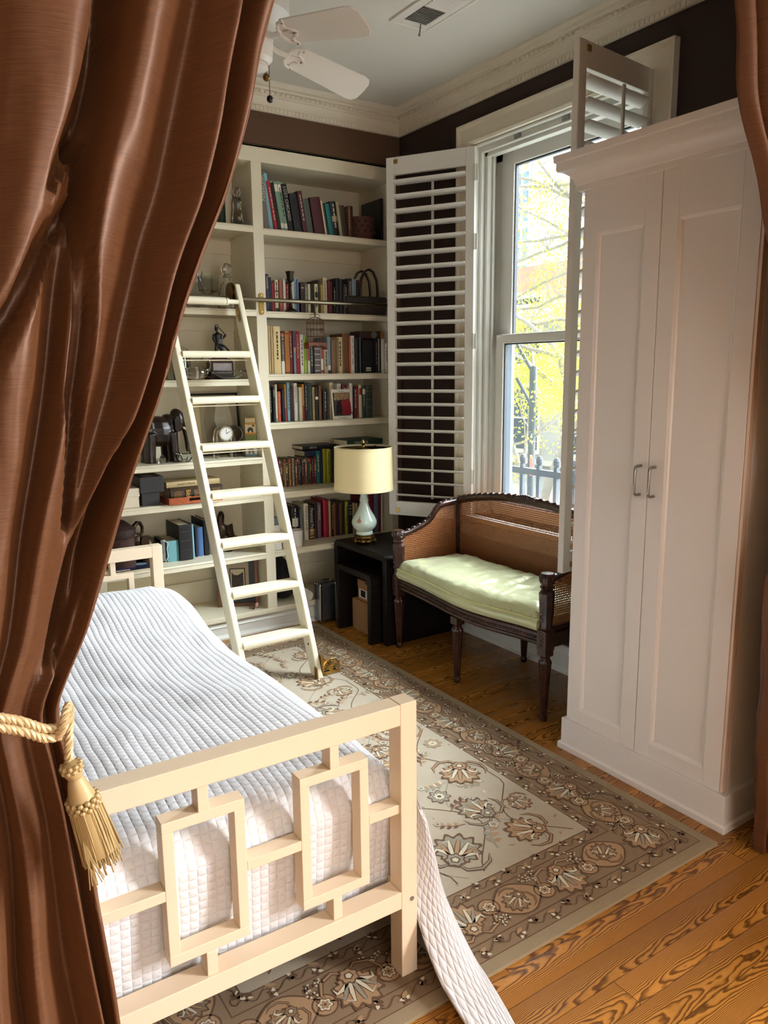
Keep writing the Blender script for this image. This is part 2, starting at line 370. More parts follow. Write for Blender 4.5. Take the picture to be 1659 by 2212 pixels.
def sash(x0, x1, ya, yb, za, zb, st, top, bot, name):
    b = B(); b.box(x0, x1, ya, ya+st, za, zb); b.box(x0, x1, yb-st, yb, za, zb); b.box(x0, x1, ya+st, yb-st, zb-top, zb); b.box(x0, x1, ya+st, yb-st, za, za+bot)
    o = out(name, b, WHITE, win, bevel=.004)
    g = B()
    for q in ((ya+st-.002, ya+st+.007, za+bot, zb-top), (yb-st-.007, yb-st+.002, za+bot, zb-top), (ya+st, yb-st, za+bot-.002, za+bot+.006), (ya+st, yb-st, zb-top-.007, zb-top+.002)): g.box(x0+.012, x1-.004, *q)
    out('gasket', g, M('dark_gasket', S(52, 58, 68), .6), o)
    g = B(); g.box((x0+x1)/2-.002, (x0+x1)/2+.002, ya+st-.005, yb-st+.005, za+bot-.005, zb-top+.005); out('pane', g, PANE, o)
sash(.105, .140, WY0+.080, WY1-.080, WZ0, 1.690, .055, .048, .07, 'lower_sash')
sash(.145, .180, WY0+.062, WY1-.062, 1.640, WZ1-.03, .090, .075, .045, 'upper_sash')
b = B()
for y0, y1 in ((WY1-.120, WY1-.07), (WY0+.07, WY0+.12)): b.box(.186, .205, y0, y1, WZ0, 1.66)
out('screen_frame', b, M('blue_grey_screen_frame', S(120, 132, 148), .5), win)
for y in (-.98, -1.30, -1.5):
    b = B(); b.box(.024, .031, y-.022, y+.022, WZ1-.032, WZ1-.014); out('catch', b, NICKEL, win)

# ceiling register
v = thing('ceiling_vent', 'white slatted air register in the ceiling with a hanging lever', 'vent', (-.63, -1.16, ZC))
b = B(); b.box(-.735, -.72, -1.42, -.985, ZC-.008, ZC); b.box(-.545, -.53, -1.42, -.985, ZC-.008, ZC); b.box(-.72, -.545, -1.0, -.985, ZC-.008, ZC); b.box(-.72, -.545, -1.42, -1.405, ZC-.008, ZC); b.box(-.72, -.69, -1.405, -1.0, ZC-.006, ZC); b.box(-.575, -.545, -1.405, -1.0, ZC-.006, ZC); b.box(-.69, -.575, -1.03, -1.0, ZC-.006, ZC); b.box(-.69, -.575, -1.188, -1.178, ZC-.008, ZC)
out('frame', b, WHITE, v, bevel=.002)
b = B(); b.box(-.70, -.56, -1.41, -1.02, ZC-.0035, ZC-.0005); out('duct_opening', b, BLACK, v)
for part, (ya, yb), tilt in (('near', (-1.035, -1.178), .5), ('far', (-1.19, -1.40), -.7)):
    b = B(); k = 12 if part == 'near' else 16
    for i in range(k):
        y = ya+(yb-ya)*(i+.5)/k; b.box(-.0575, .0575, -.0052 if part == 'near' else -.003, .0052 if part == 'near' else .003, -.0006, .0006, Matrix.Translation((-.6325, y, ZC-.0075)) @ Matrix.Rotation(tilt, 4, 'X'))
    out('slats', b, WHITE, v)
b = B(); b.bar((-.60, -1.03, ZC-.006), (-.60, -1.02, ZC-.045), .006, .003); b.ell((-.60, -1.02, ZC-.045), (.007, .004, .006), 8); out('lever', b, NICKEL, v)
# ------------------------------------------------------------------ built-in bookcase
bc = thing('bookcase', 'tall cream built-in bookcase filling the far wall', 'bookcase', (-1.6, .17, 0))
XR = -.072; XS0, XS1 = -.960, -.900; XL = -1.86; D = .35
b = B(); b.box(-2.75, -.03, .003, .02, 2.606, 2.690); b.box(-2.75, -.03, .02, .36, 2.606, 2.62); b.box(-2.75, -.03, .003, .36, 2.678, 2.690)
b.box(XS0, XS1, .003, .022, .135, 2.606); b.box(XL-.06, XL, .003, .022, .135, 2.606); b.box(XR, -.026, .003, .022, .0, 2.606); b.box(-2.75, -2.69, .003, .022, .135, 2.606)
out('face_frame', b, CREAM, bc, bevel=.0015)
b = B()
for x in ((XS0+.006, XS0+.026), (XS1-.026, XS1-.006), (XL-.054, XL-.034), (XL-.026, XL-.006), (XR+.004, XR+.024), (-2.72, -2.70)): b.box(x[0], x[1], .02, D, .135, 2.62)
out('side_panels', b, CREAM, bc)
b = B(); b.box(-2.72, -.05, D, D+.02, .1, 2.66)
for z in (2.42, 2.17, 1.74, 1.40, .90, .20): 
    for x0, x1 in ((XL, XS0+.006), (XS1-.006, XR+.004)): b.box(x0, x1, D-.012, D, z, z+.075)
out('back_panel', b, CREAM, bc, bevel=.001)
RZ = (2.272, 1.835, 1.491, 1.217, .813, .472); LZ = (2.279, 1.840, 1.466, 1.028, .811, .472)
def shelf(x0, x1, z):
    b = B(); b.prism([(.004, z-.034), (.004, z-.012), (.0, z-.010), (.0, z-.006), (.004, z-.004), (.006, z), (D-.012, z), (D-.012, z-.02), (.022, z-.02), (.022, z-.034)], x0, x1, lambda u, v, t: (t, u, v))
    out('shelf', b, CREAM, bc)
for z in RZ: shelf(XS1-.004, XR+.003, z)
for z in LZ: shelf(XL-.002, XS0+.004, z); 
for z in LZ: shelf(-2.70, XL-.056, z)
b = B(); b.box(-2.75, -.03, .0, D+.01, .105, .135); out('bottom_shelf', b, CREAM, bc, bevel=.004)
b = B(); b.box(-2.75, -.03, .03, .05, .0, .105); b.sweep([(0, 0), (.030, 0), (.030, .010), (.022, .022), (.012, .026), (.012, .068), (.018, .072), (.006, .090), (0, .092)], [(-2.75, .03), (-.03, .03)], side=-1)
out('plinth', b, OLDWHITE, bc, smooth=True, angle=30)
b = B()
for X, n in ((XS0+.0055, 1), (XR+.0035, 1)):
    for z in [.3+.032*i for i in range(70)]:
        for y in (.05, .29): b.box(X-.0006, X, y-.0022, y+.0022, z-.0022, z+.0022)
out('peg_holes', b, M('peg_hole_shadow_brown', S(96, 84, 64), .9), bc)

# library rail on its brackets
rl = thing('ladder_rail', 'long metal library ladder rail across the front of the bookcase', 'rail', (-1.3, -.036, 1.89))
b = B(); b.tube([(-2.7, -.036, 1.89), (-.075, -.036, 1.89)], .0115, 14); out('tube', b, RAIL, rl, smooth=True)
for x in (-.93, -1.89):
    b = B(); b.prism([(.014*sin(a)*1.0, (.045 if abs(a) < PI/2 else -.045)+.014*cos(a)) for a in [i*PI/8-PI for i in range(17)]], .003, -.004, lambda u, v, t: (x+u, t, 1.872+v))
    b.tube([(x, .0, 1.89), (x, -.030, 1.89)], .006, 10)
    for z in (1.828, 1.915): b.ell((x, -.004, z), (.005, .002, .005), 8)
    out('bracket', b, BRASS, rl, bevel=.0015)

# the rolling ladder
ld = thing('library_ladder', 'cream painted library ladder hooked over the rail, leaning on the bookcase', 'ladder', (-1.26, -.84, 0))
def ly(z): return -.842+.4*z
tn = Vector((0, .4, 1)).normalized(); nn = Vector((0, 1, -.4)).normalized()        # up the ladder, into its depth
def stile(xb, xt, th):
    b = B()
    def rail(w0, w1, z0, z1):
        for k in range(1): pass
    zs = [0.0122, .4, .9, 1.4, 1.80, 1.86, 1.90, 1.935, 1.958, 1.966]; dp = [.085, .085, .085, .085, .085, .062, .046, .036, .024, .010]
    rings = []
    for z, d in zip(zs, dp):
        x = xb+(xt-xb)*z/1.9; y = ly(z); rings.append([b.bm.verts.new(q) for q in ((x, y, z), (x+th, y, z), (x+th, y+d*nn.y, z+(d*nn.z if z > .05 else 0)), (x, y+d*nn.y, z+(d*nn.z if z > .05 else 0)))])
    for a, c in zip(rings, rings[1:]):
        for k in range(4): b.f([a[k], a[(k+1) % 4], c[(k+1) % 4], c[k]])
    b.f(rings[0][::-1]); b.f(rings[-1]); o = out('stile', b, LADP, ld, bevel=.007, seg=3)
    return o
def xr(z): return -1.088-.016*z/1.9
def xl(z): return -1.432-.036*z/1.9
for x0, x1, s in ((xr(0), xr(1.9), 1), (xl(0)-.03, xl(1.9)-.03, -1)):
    o = stile(x0, x1, .030)
    b = B()
    for i in range(7):
        z = .235+.2275*i
        X = (x0+(x1-x0)*z/1.9)+(.0305 if s > 0 else -.0005)
        for dy, dz in ((.02, .008), (.05, -.004), (.03, -.03)): b.ell((X, ly(z)+dy, z+dz-.01), (.0015, .005, .005), 8)
    out('screw_plugs', b, WHITE, o)
for i in range(7):
    z = .235+.2275*i; b = B(); y = ly(z)
    b.prism([(-.004, -.022), (-.010, -.012), (-.010, .0), (-.004, .010), (.004, .012), (.082, .012), (.082, -.014), (.01, -.022)], xl(z), xr(z), lambda u, v, t: (t, y+u, z+v))
    o = out('rung', b, LADP, ld, bevel=.003)
    b = B(); b.tube([(xl(z), y+.03, z-.034), (xr(z), y+.03, z-.034)], .003, 8); out('tie_rod', b, LADP, o)
b = B(); z = 1.868; y = ly(z); px = [(xl(z), .012), (xl(z)+.05, .013), (xl(z)+.06, .019), (xl(z)+.066, .020), (xl(z)+.07, .016), (xl(z)+.075, .020), (xl(z)+.082, .020), (xl(z)+.09, .0205)]
mid = (xl(z)+xr(z))/2; px = px+[(2*mid-x, r) for x, r in reversed(px)]
b.tube([(x, y-.012+.02, z) for x, r in px], [r for x, r in px], 16); out('turned_rung', b, LADP, ld, smooth=True)
for s, X in ((-1, xr(1.9)-.002), (1, xl(1.9)+.002)):
    b = B(); m = Matrix.Translation((X+s*.014, -.030, 1.925)) @ Matrix.Rotation(PI/2, 4, 'Y')
    b.tlathe([(.0, -.010), (.045, -.010), (.047, -.006), (.036, 0), (.047, .006), (.045, .010), (.0, .010)], m, 28); wh = out('rail_wheel', b, DKBRASS, ld, smooth=True)
    b = B(); b.prism([(-.018, .045), (-.022, .0), (-.014, -.04), (-.026, -.08), (-.020, -.125), (-.002, -.135), (.012, -.10), (.010, -.04), (.018, .0), (.014, .045)], X, X+s*.003, lambda u, v, t: (t, ly(1.90+v)+.035+u, 1.90+v))
    b.ell((X+s*.004, ly(1.80)+.026, 1.80), (.003, .007, .007), 8); out('strap_plate', b, BRASS, wh)
# foot roller with a fan of slots, outside the near foot
def roller(X, s):
    """caster in a pierced brass fan beside the foot; the ladder rolls along the shelves"""
    y0 = ly(0)+.030; cx, cz = X+s*.056, .046
    b = B(); b.box(min(X, X+s*.004), max(X, X+s*.004), y0-.014, y0+.03, .016, .125); b.prism([(0, .125), (.012, .120), (.020, .100), (.034, .094), (.034, .060), (0, .030)], y0, y0+.006, lambda u, v, q: (X+s*u, q, v)); out('foot_plate', b, BRASS, ld, bevel=.001)
    b = B(); rim = [(cx+s*.047*cos(a), cz+.047*sin(a)) for a in [-.35+i*(PI+.7)/20 for i in range(21)]]
    b.tube([(x, y0, z) for x, z in rim], .0055, 8)
    for i in range(11):
        a = -.1+i*(PI+.2)/10; b.bar((cx+s*.010*cos(a), y0, cz+.010*sin(a)), (cx+s*.046*cos(a), y0, cz+.046*sin(a)), .0052, .005, (0, 1, 0))
    b.tlathe([(0, -.004), (.014, -.004), (.016, 0), (.014, .004), (0, .004)], Matrix.Translation((cx, y0, cz)) @ Matrix.Rotation(PI/2, 4, 'X'), 18)
    b.box(cx-.050, cx+.050, y0-.004, y0+.004, .016, .034); out('fan_bracket', b, BRASS, ld, bevel=.0008)
    b = B(); b.tlathe([(0, -.008), (.031, -.008), (.031, .008), (0, .008)], Matrix.Translation((cx, y0+.014, .0435)) @ Matrix.Rotation(PI/2, 4, 'X'), 24); out('caster_wheel', b, M('black_rubber', S(22, 22, 22), .7), ld)
roller(xr(0)+.030, 1); roller(xl(0)-.030, -1)
for X, s in ((xr(.1)-.001, -1),):
    b = B(); b.prism([(-.02, -.03), (-.02, .03), (.01, .03), (.01, -.03)], X, X-.006, lambda u, v, t: (t, ly(0)+.022+u, .045+v)); out('toe_clip', b, BRASS, ld, bevel=.002)
    b = B(); b.tlathe([(0, -.001), (.006, -.001), (.006, .001), (0, .001)], Matrix.Translation((xr(.17)-.001, ly(.17)+.03, .17)) @ Matrix.Rotation(PI/2, 4, 'Y'), 10); out('bolt_hole', b, BLACK, ld)
# ------------------------------------------------------------------ books: (x, thickness, height, colour, look, title)
COL = {'blue': (40, 70, 120), 'taupe': (112, 106, 96), 'skyblue': (128, 172, 188), 'red': (150, 36, 44), 'black': (22, 21, 22), 'sage': (118, 148, 126), 'maroon': (74, 24, 34), 'greygreen': (76, 86, 76),
 'cream': (200, 188, 156), 'olive': (66, 64, 48), 'teal': (26, 110, 110), 'beige': (168, 154, 126), 'brown': (116, 78, 50), 'darkbrown': (54, 36, 30), 'purple': (54, 42, 74), 'terracotta': (160, 92, 74), 'white': (222, 218, 206),
 'pinkwhite': (208, 194, 182), 'slate': (98, 112, 146), 'paleyellow': (208, 200, 152), 'mustard': (160, 134, 62), 'darkred': (106, 26, 34), 'charcoal': (44, 44, 46), 'plum': (58, 32, 44), 'bluegrey': (120, 138, 148), 'rose': (160, 66, 70),
 'tan': (176, 154, 110), 'parchment': (210, 188, 136), 'ochre': (172, 108, 44), 'mauve': (96, 74, 86), 'crimson': (150, 20, 46), 'lime': (156, 184, 66), 'darkgreen': (34, 62, 50), 'lattice': (96, 86, 88), 'woodbrown': (124, 92, 66), 'orange': (200, 92, 48),
 'navy': (28, 34, 58), 'amber': (184, 132, 64), 'pattern': (46, 56, 50), 'lime2': (172, 172, 36), 'sienna': (158, 94, 52), 'yellow': (188, 168, 44), 'ivory': (210, 200, 178), 'turq': (98, 150, 156), 'blue2': (76, 110, 160)}
A_BOOKS=[
(-0.901,0.011,0.087,'blue','small blue paperback',''),
(-0.886,0.043,0.301,'taupe','tall grey hardback','WOMEN'),
(-0.842,0.025,0.293,'skyblue','tall sky blue book',''),
(-0.816,0.024,0.255,'red','bright red hardback',''),
(-0.791,0.021,0.250,'black','black hardback with orange edge',''),
(-0.770,0.021,0.259,'sage','sage green binder nearer the wall',''),
(-0.748,0.024,0.262,'sage','sage green binder nearer the window',''),
(-0.723,0.032,0.253,'black','black hardback with silver title','LOST CHICAGO'),
(-0.689,0.049,0.206,'black','thick black binder',''),
(-0.632,0.030,0.225,'maroon','slim maroon hardback',''),
(-0.599,0.037,0.189,'greygreen','grey green hardback',''),
(-0.560,0.066,0.199,'maroon','thick maroon volume',''),
(-0.493,0.011,0.187,'cream','slim cream book with dark title',''),
(-0.480,0.012,0.170,'olive','slim olive book',''),
(-0.467,0.029,0.174,'teal','teal hardback',''),
(-0.436,0.038,0.191,'black','black hardback with oval emblem',''),
(-0.397,0.019,0.190,'beige','beige patterned book',''),
(-0.376,0.036,0.176,'olive','dark olive hardback',''),
(-0.338,0.014,0.179,'brown','narrow speckled brown book',''),
(-0.324,0.022,0.179,'darkbrown','short dark brown book',''),
]
B_BOOKS=[
(-0.877,0.020,0.204,'purple','deep purple paperback','PARKER'),
(-0.856,0.018,0.188,'black','black paperback with white lettering',''),
(-0.837,0.016,0.157,'red','slim crimson book',''),
(-0.821,0.021,0.175,'cream','cream paperback with red band',''),
(-0.793,0.021,0.177,'terracotta','terracotta hardback',''),
(-0.769,0.016,0.180,'white','slim white hardback',''),
(-0.752,0.017,0.158,'red','short red book',''),
(-0.734,0.016,0.169,'black','mottled black book',''),
(-0.716,0.018,0.173,'pinkwhite','pinkish white book',''),
(-0.697,0.015,0.195,'skyblue','pale blue book',''),
(-0.680,0.015,0.186,'slate','slate blue book',''),
(-0.659,0.025,0.171,'darkbrown','dark brown hardback',''),
(-0.633,0.018,0.166,'taupe','taupe book',''),
(-0.613,0.018,0.163,'cream','worn cream book',''),
(-0.590,0.021,0.164,'black','black book with white title',''),
(-0.567,0.022,0.166,'paleyellow','pale yellow book with black oval',''),
(-0.543,0.014,0.190,'darkbrown','narrow umber book',''),
(-0.528,0.020,0.164,'mustard','mustard yellow book',''),
(-0.506,0.027,0.204,'cream','tall cream biography','Zeckendorf'),
(-0.477,0.017,0.191,'darkred','dark red hardback',''),
(-0.459,0.013,0.185,'maroon','narrow maroon book',''),
(-0.445,0.017,0.156,'black','short black book',''),
(-0.426,0.027,0.206,'black','tall black hardback',''),
(-0.398,0.023,0.203,'charcoal','charcoal hardback',''),
(-0.374,0.030,0.174,'plum','dark plum book',''),
(-0.342,0.027,0.209,'black','black biography in white capitals','WINSTON C'),
(-0.310,0.032,0.209,'bluegrey','blue grey hardback',''),
(-0.275,0.010,0.193,'charcoal','narrow charcoal book',''),
(-0.264,0.019,0.206,'rose','rose red book',''),
]
C_BOOKS=[
(-0.892,0.014,0.270,'white','slim white album',''),
(-0.876,0.015,0.265,'tan','tan clothbound volume nearest the album',''),
(-0.860,0.012,0.264,'tan','narrow tan volume',''),
(-0.846,0.044,0.265,'parchment','thick parchment scrapbook',''),
(-0.802,0.025,0.240,'black','black and white cookbook','THE COOKBOOK'),
(-0.775,0.030,0.241,'ochre','ochre hardback',''),
(-0.743,0.020,0.242,'darkred','dark red paperback',''),
(-0.721,0.018,0.242,'mauve','floral mauve book',''),
(-0.701,0.025,0.241,'crimson','crimson cookbook','COOKBOOK'),
(-0.675,0.022,0.223,'white','white paperback',''),
(-0.652,0.020,0.215,'lime','lime green book','GREEN DISHES'),
(-0.630,0.016,0.186,'pinkwhite','pink and white booklet',''),
(-0.612,0.024,0.169,'darkgreen','dark green book',''),
(-0.585,0.040,0.157,'lattice','grey lattice patterned album',''),
(-0.543,0.018,0.170,'white','white book with red title',''),
(-0.523,0.027,0.145,'beige','beige floral book',''),
(-0.494,0.023,0.212,'bluegrey','mottled grey book',''),
(-0.469,0.034,0.194,'woodbrown','brown marbled book',''),
(-0.430,0.035,0.212,'parchment','spiral bound cream notebook',''),
(-0.391,0.048,0.233,'brown','tall brown leather folder',''),
(-0.343,0.009,0.218,'orange','narrow orange brown book',''),
(-0.332,0.025,0.222,'white','white diet paperback','EAT TO GET THIN'),
(-0.304,0.030,0.210,'black','matte black book',''),
(-0.272,0.016,0.213,'greygreen','grey green spined book',''),
(-0.164,0.021,0.207,'charcoal','charcoal ring binder',''),
(-0.140,0.023,0.210,'black','black notebook with white comb binding',''),
(-0.116,0.024,0.206,'white','white book nearest the window',''),
(-0.091,0.019,0.180,'pinkwhite','short off white book',''),
]
D_BOOKS=[
(-0.859,0.017,0.209,'black','glossy black hardback',''),
(-0.841,0.016,0.201,'black','black book in white capitals','GEEKS'),
(-0.824,0.014,0.215,'white','white book with blue foot',''),
(-0.806,0.021,0.175,'orange','orange business book','SETH GODIN'),
(-0.783,0.017,0.186,'navy','navy blue book',''),
(-0.764,0.014,0.216,'amber','amber book',''),
(-0.747,0.018,0.224,'skyblue','pale blue hardback',''),
(-0.727,0.021,0.200,'plum','dark plum book',''),
(-0.703,0.020,0.221,'white','white book with black title','GOOGLE IT'),
(-0.682,0.007,0.199,'bluegrey','narrow light blue book',''),
(-0.672,0.022,0.196,'cream','cream hardback',''),
(-0.648,0.014,0.214,'amber','amber and red book',''),
(-0.633,0.018,0.225,'black','tall black thriller',''),
(-0.614,0.013,0.218,'charcoal','charcoal paperback',''),
(-0.600,0.018,0.220,'darkgreen','green black paperback',''),
(-0.579,0.015,0.196,'tan','tan book',''),
(-0.560,0.024,0.197,'black','black book with white emblem',''),
(-0.533,0.020,0.204,'brown','brown and cream book',''),
(-0.510,0.029,0.183,'black','wide black book',''),
(-0.458,0.029,0.220,'cream','cream finance book','SUZE O'),
(-0.411,0.027,0.213,'white','white paperback','THE LA'),
(-0.376,0.034,0.204,'darkred','wine red book',''),
(-0.339,0.018,0.194,'beige','beige book',''),
(-0.319,0.024,0.213,'white','tall white hardback',''),
(-0.292,0.019,0.195,'plum','black maroon book',''),
(-0.272,0.015,0.195,'red','slim red book',''),
(-0.256,0.022,0.203,'cream','cream book with red label',''),
(-0.232,0.023,0.200,'darkgreen','bottle green book',''),
(-0.206,0.050,0.199,'pattern','thick dark green tooled volume',''),
]
E_BOOKS=[
(-0.508,0.028,0.205,'teal','teal paperback',''),
(-0.477,0.012,0.215,'purple','narrow purple book',''),
(-0.464,0.025,0.216,'lime2','acid yellow book',''),
(-0.437,0.025,0.215,'lime2','second acid yellow book',''),
(-0.410,0.026,0.211,'charcoal','charcoal book',''),
(-0.382,0.025,0.210,'darkbrown','umber book',''),
(-0.356,0.030,0.209,'navy','navy book',''),
]
F_BOOKS=[
(-0.703,0.044,0.223,'black','wide black binder with white tag',''),
(-0.658,0.009,0.214,'charcoal','narrow charcoal book',''),
(-0.647,0.012,0.197,'bluegrey','narrow grey book',''),
(-0.617,0.030,0.228,'ivory','ivory hardback','MAKING LAND'),
(-0.584,0.039,0.211,'black','black and gold finance book','Financial Peaks'),
(-0.544,0.012,0.222,'darkbrown','narrow umber book',''),
(-0.526,0.026,0.227,'mauve','mauve hardback','LIMEANS'),
(-0.483,0.036,0.242,'crimson','large crimson hardback',''),
(-0.446,0.015,0.228,'tan','tan paperback',''),
(-0.430,0.015,0.227,'black','black paperback',''),
(-0.413,0.020,0.211,'sienna','sienna orange book',''),
(-0.392,0.011,0.205,'maroon','narrow maroon book',''),
(-0.380,0.012,0.202,'black','black book in white type',''),
(-0.367,0.015,0.205,'brown','brown paperback',''),
(-0.349,0.024,0.214,'charcoal','grey black book',''),
(-0.323,0.018,0.212,'yellow','bright yellow book',''),
(-0.302,0.034,0.200,'black','black book with three white letters','I S H'),
(-0.266,0.019,0.198,'tan','tan guide book',''),
(-0.245,0.018,0.194,'mustard','mustard book',''),
(-0.225,0.019,0.193,'charcoal','coal black book',''),
]

PAGES = M('page_edges', S(206, 194, 168), .85, var=.12, scale=3, stretch=(1, 1, 300))
def cm(c): return M('book_cloth_'+c, S(*COL[c]), .5, var=.10, scale=12)
def book(root, w, h, d, c, title='', marks=False, band=None, soft=False, paged=True):
    """a closed book standing with its spine to the front: cover (two boards and a rounded spine), page block, lettering"""
    b = B(); t = min(.0014 if soft else .0028, w*.22); r = .0035 if not soft else .001
    o_ = [(0, r), (w*.2, r*.25), (w*.5, 0), (w*.8, r*.25), (w, r), (w, d), (w-t, d), (w-t, r+.004), (t, r+.004), (t, d), (0, d)]
    b.prism(o_, 0, h, lambda u, v, q: (u, v, q)); out('cover', b, cm(c), root, local=True)
    e = 0.0005 if soft else .004
    b = B(); b.box(t, w-t, r+.004, d-.004-e, e, h-e); out('pages', b, PAGES, root, local=True)
    lum = sum(COL[c])/3
    lc = M('pale_lettering', S(196, 188, 168), .5, var=0) if lum < 125 else M('dark_lettering', S(34, 30, 30), .5, var=0)
    if band:
        for z0, z1, bc_ in band:
            b = B(); b.prism([(.0003, r), (w*.2, r*.25-.0005), (w*.5, -.0005), (w*.8, r*.25-.0005), (w-.0003, r), (w*.5, r)], z0*h, z1*h, lambda u, v, q: (u, v, q)); out('spine_band', b, cm(bc_), root, local=True)
    if title:
        hh = min(w*.56, .019); ln = h*.62
        V, F, wd = text_pts(title)
        if hh*wd > h*.9: hh = h*.9/wd
        ln = min(h*.9, max(hh*wd, min(h*.66, hh*wd*1.25)))
        b = B(); lettering(b, title, lambda u, v: (w/2-hh/2+v, -.0012, h*.93-u), ln, hh); out('spine_lettering', b, lc, root, local=True)
    elif marks:
        b = B(); z = h*R.uniform(.86, .93); q = R.uniform(.14, .26)*w
        while z > h*R.uniform(.22, .42):
            l_ = R.uniform(.008, .022); b.box(w/2-q/2, w/2+q/2, -.0010, .0004, z-l_, z); z -= l_+R.uniform(.003, .008)
        out('spine_marks', b, lc, root, local=True)
SHELFNAME = {'A': 'top shelf', 'B': 'second shelf', 'C': 'third shelf', 'D': 'fourth shelf', 'E': 'shelf behind the lampshade', 'F': 'shelf behind the lamp body'}
BANDS = {'black and white cookbook': [(0, .30, 'white'), (.88, .95, 'rose')], 'cream paperback with red band': [(.62, .68, 'red'), (.0, .12, 'charcoal')], 'dark red paperback': [(.86, .96, 'rose')], 'white book with blue foot': [(0, .1, 'skyblue')], 'amber and red book': [(0, .42, 'red')],
 'amber book': [(0, .36, 'rose')], 'floral mauve book': [(0, .5, 'bluegrey'), (.5, .62, 'beige')], 'black hardback with orange edge': [(.0, .94, 'terracotta')][:0], 'pink and white booklet': [(.4, .9, 'rose')], 'cream book with red label': [(.7, .9, 'red')], 'bottle green book': [(.72, .88, 'cream')],
 'white book with red title': [(.02, .12, 'red'), (.5, .9, 'rose')], 'ochre hardback': [(.03, .05, 'darkbrown'), (.93, .95, 'darkbrown')], 'black hardback with oval emblem': [(.42, .58, 'beige')], 'pale yellow book with black oval': [(.55, .72, 'black')], 'black book with white emblem': [(.62, .7, 'white')],
 'wide black binder with white tag': [(.42, .66, 'white')], 'black and gold finance book': [(.04, .08, 'amber'), (.12, .15, 'amber'), (.18, .21, 'amber'), (.24, .3, 'amber')], 'tall white hardback': [(.08, .2, 'terracotta')], 'sage green binder nearer the wall': [(.8, .94, 'white'), (.06, .16, 'white')],
 'sage green binder nearer the window': [(.8, .94, 'white'), (.06, .16, 'white')], 'grey lattice patterned album': [(.1, .12, 'white'), (.3, .32, 'white'), (.5, .52, 'white'), (.7, .72, 'white'), (.9, .92, 'white')], 'mottled grey book': [(.1, .22, 'white'), (.0, .08, 'black')],
 'dark brown hardback': [(.8, .84, 'beige')], 'thick dark green tooled volume': [(.1, .12, 'greygreen'), (.3, .33, 'greygreen'), (.55, .58, 'greygreen'), (.8, .83, 'greygreen'), (.93, .96, 'greygreen')]}
for key, rows, y, z, dep in (('A', A_BOOKS, .042, 2.2725, .20), ('B', B_BOOKS, .052, 1.8355, .16), ('C', C_BOOKS, .042, 1.4915, .17), ('D', D_BOOKS, .088, 1.2175, .155), ('E', E_BOOKS, .19, .8135, .14), ('F', F_BOOKS, .165, .4725, .16)):
    for i, (x, wd, h, c, look, title) in enumerate(rows):
        near = rows[i+1][4] if i+1 < len(rows) else rows[i-1][4]
        yy = y+R.uniform(-.006, .008); dd = dep*R.uniform(.9, 1.05)
        t = thing('book', f'{look} beside the {near}, {SHELFNAME[key]}'.replace(' beside the second', ' before the second'), 'book', (x, yy, z), f'books on the {SHELFNAME[key]}')
        if key == 'A' and 0 < i < 18: t.rotation_euler[1] = -radians({1: 2.5, 2: 5.5}.get(i, 9.2 if i < 15 else 7.5))
        soft = any(k in look for k in ('paperback', 'slim', 'booklet', 'narrow'))
        book(t, wd-.0012, h, dd, c, title, i % 3 == 0 and wd > .012, BANDS.get(look), soft)
        if 'spiral' in look or 'comb' in look or 'binder' in look and 'ring' in look:
            b = B(); 
            for k in range(int(h/.0085)):
                zz = .006+k*.0085; b.box(-.001, .007, -.003, .002, zz, zz+.0042)
            out('binding_comb', b, M('white_plastic', S(230, 228, 222), .4) if 'comb' in look else M('black_plastic', S(20, 20, 20), .4), t, local=True)
# the row of thin books behind the ladder
ORD = 'first second third fourth fifth sixth seventh eighth ninth tenth eleventh twelfth thirteenth fourteenth fifteenth sixteenth seventeenth eighteenth nineteenth twentieth twenty-first twenty-second twenty-third twenty-fourth twenty-fifth twenty-sixth twenty-seventh twenty-eighth twenty-ninth thirtieth'.split()
tc_ = ['darkred', 'darkred', 'maroon', 'darkred', 'black', 'darkgreen', 'brown', 'maroon', 'plum', 'black', 'darkbrown', 'maroon', 'brown', 'charcoal', 'beige', 'darkbrown', 'amber', 'olive', 'darkbrown', 'mustard', 'maroon', 'brown', 'darkred', 'crimson', 'black', 'charcoal', 'amber', 'darkred', 'darkred', 'navy']
cname = {'darkred': 'dark red', 'darkgreen': 'dark green', 'darkbrown': 'dark brown'}
x = -.5095
for i, c in enumerate(tc_):
    wd = R.uniform(.0085, .0128); x -= wd; h = .168+R.uniform(-.006, .004)+(.016 if i in (23,) else 0)
    t = thing('book', f'thin {cname.get(c, c)} book, {ORD[i]} out from the teal paperback', 'book', (x, .195+R.uniform(-.004, .006), .8135), 'thin books in the row behind the ladder')
    book(t, wd-.0008, h, .13, c, '', i % 2 == 0, [(.0, .03, R.choice(['rose', 'beige', 'amber'])), (.86, .96, R.choice(['beige', 'red', 'olive', 'rose']))] if i % 3 else [(.5, .75, R.choice(['beige', 'amber', 'greygreen']))], True)
def flat_book(x0, y0, z, L, d, th, c, label, title='', rz=0, group=None, face='front', soft=False):
    """a book lying flat, spine to the front"""
    t = thing('book', label, 'book', (x0, y0, z), group); t.rotation_euler = (0, radians(90), rz)
    r = thing
    # book() stands along z: turned on its side z runs along x and the spine stays in front
    book(t, th, L, d, c, '', False, None, soft)
    for ch in list(t.children):
        for v in ch.data.vertices: v.co.x = v.co.x-th
    if title:
        V, F, wd = text_pts(title); hh = th*.55; b = B(); lettering(b, title, lambda u, v: (-th*.78+ (th*.55-v), -.0012, L*.2+u), hh*wd, hh)
        out('spine_lettering', b, M('pale_lettering', S(226, 220, 200), .5, var=0) if sum(COL[c]) < 375 else M('dark_lettering', S(34, 30, 30), .5, var=0), t, local=True)
    return t
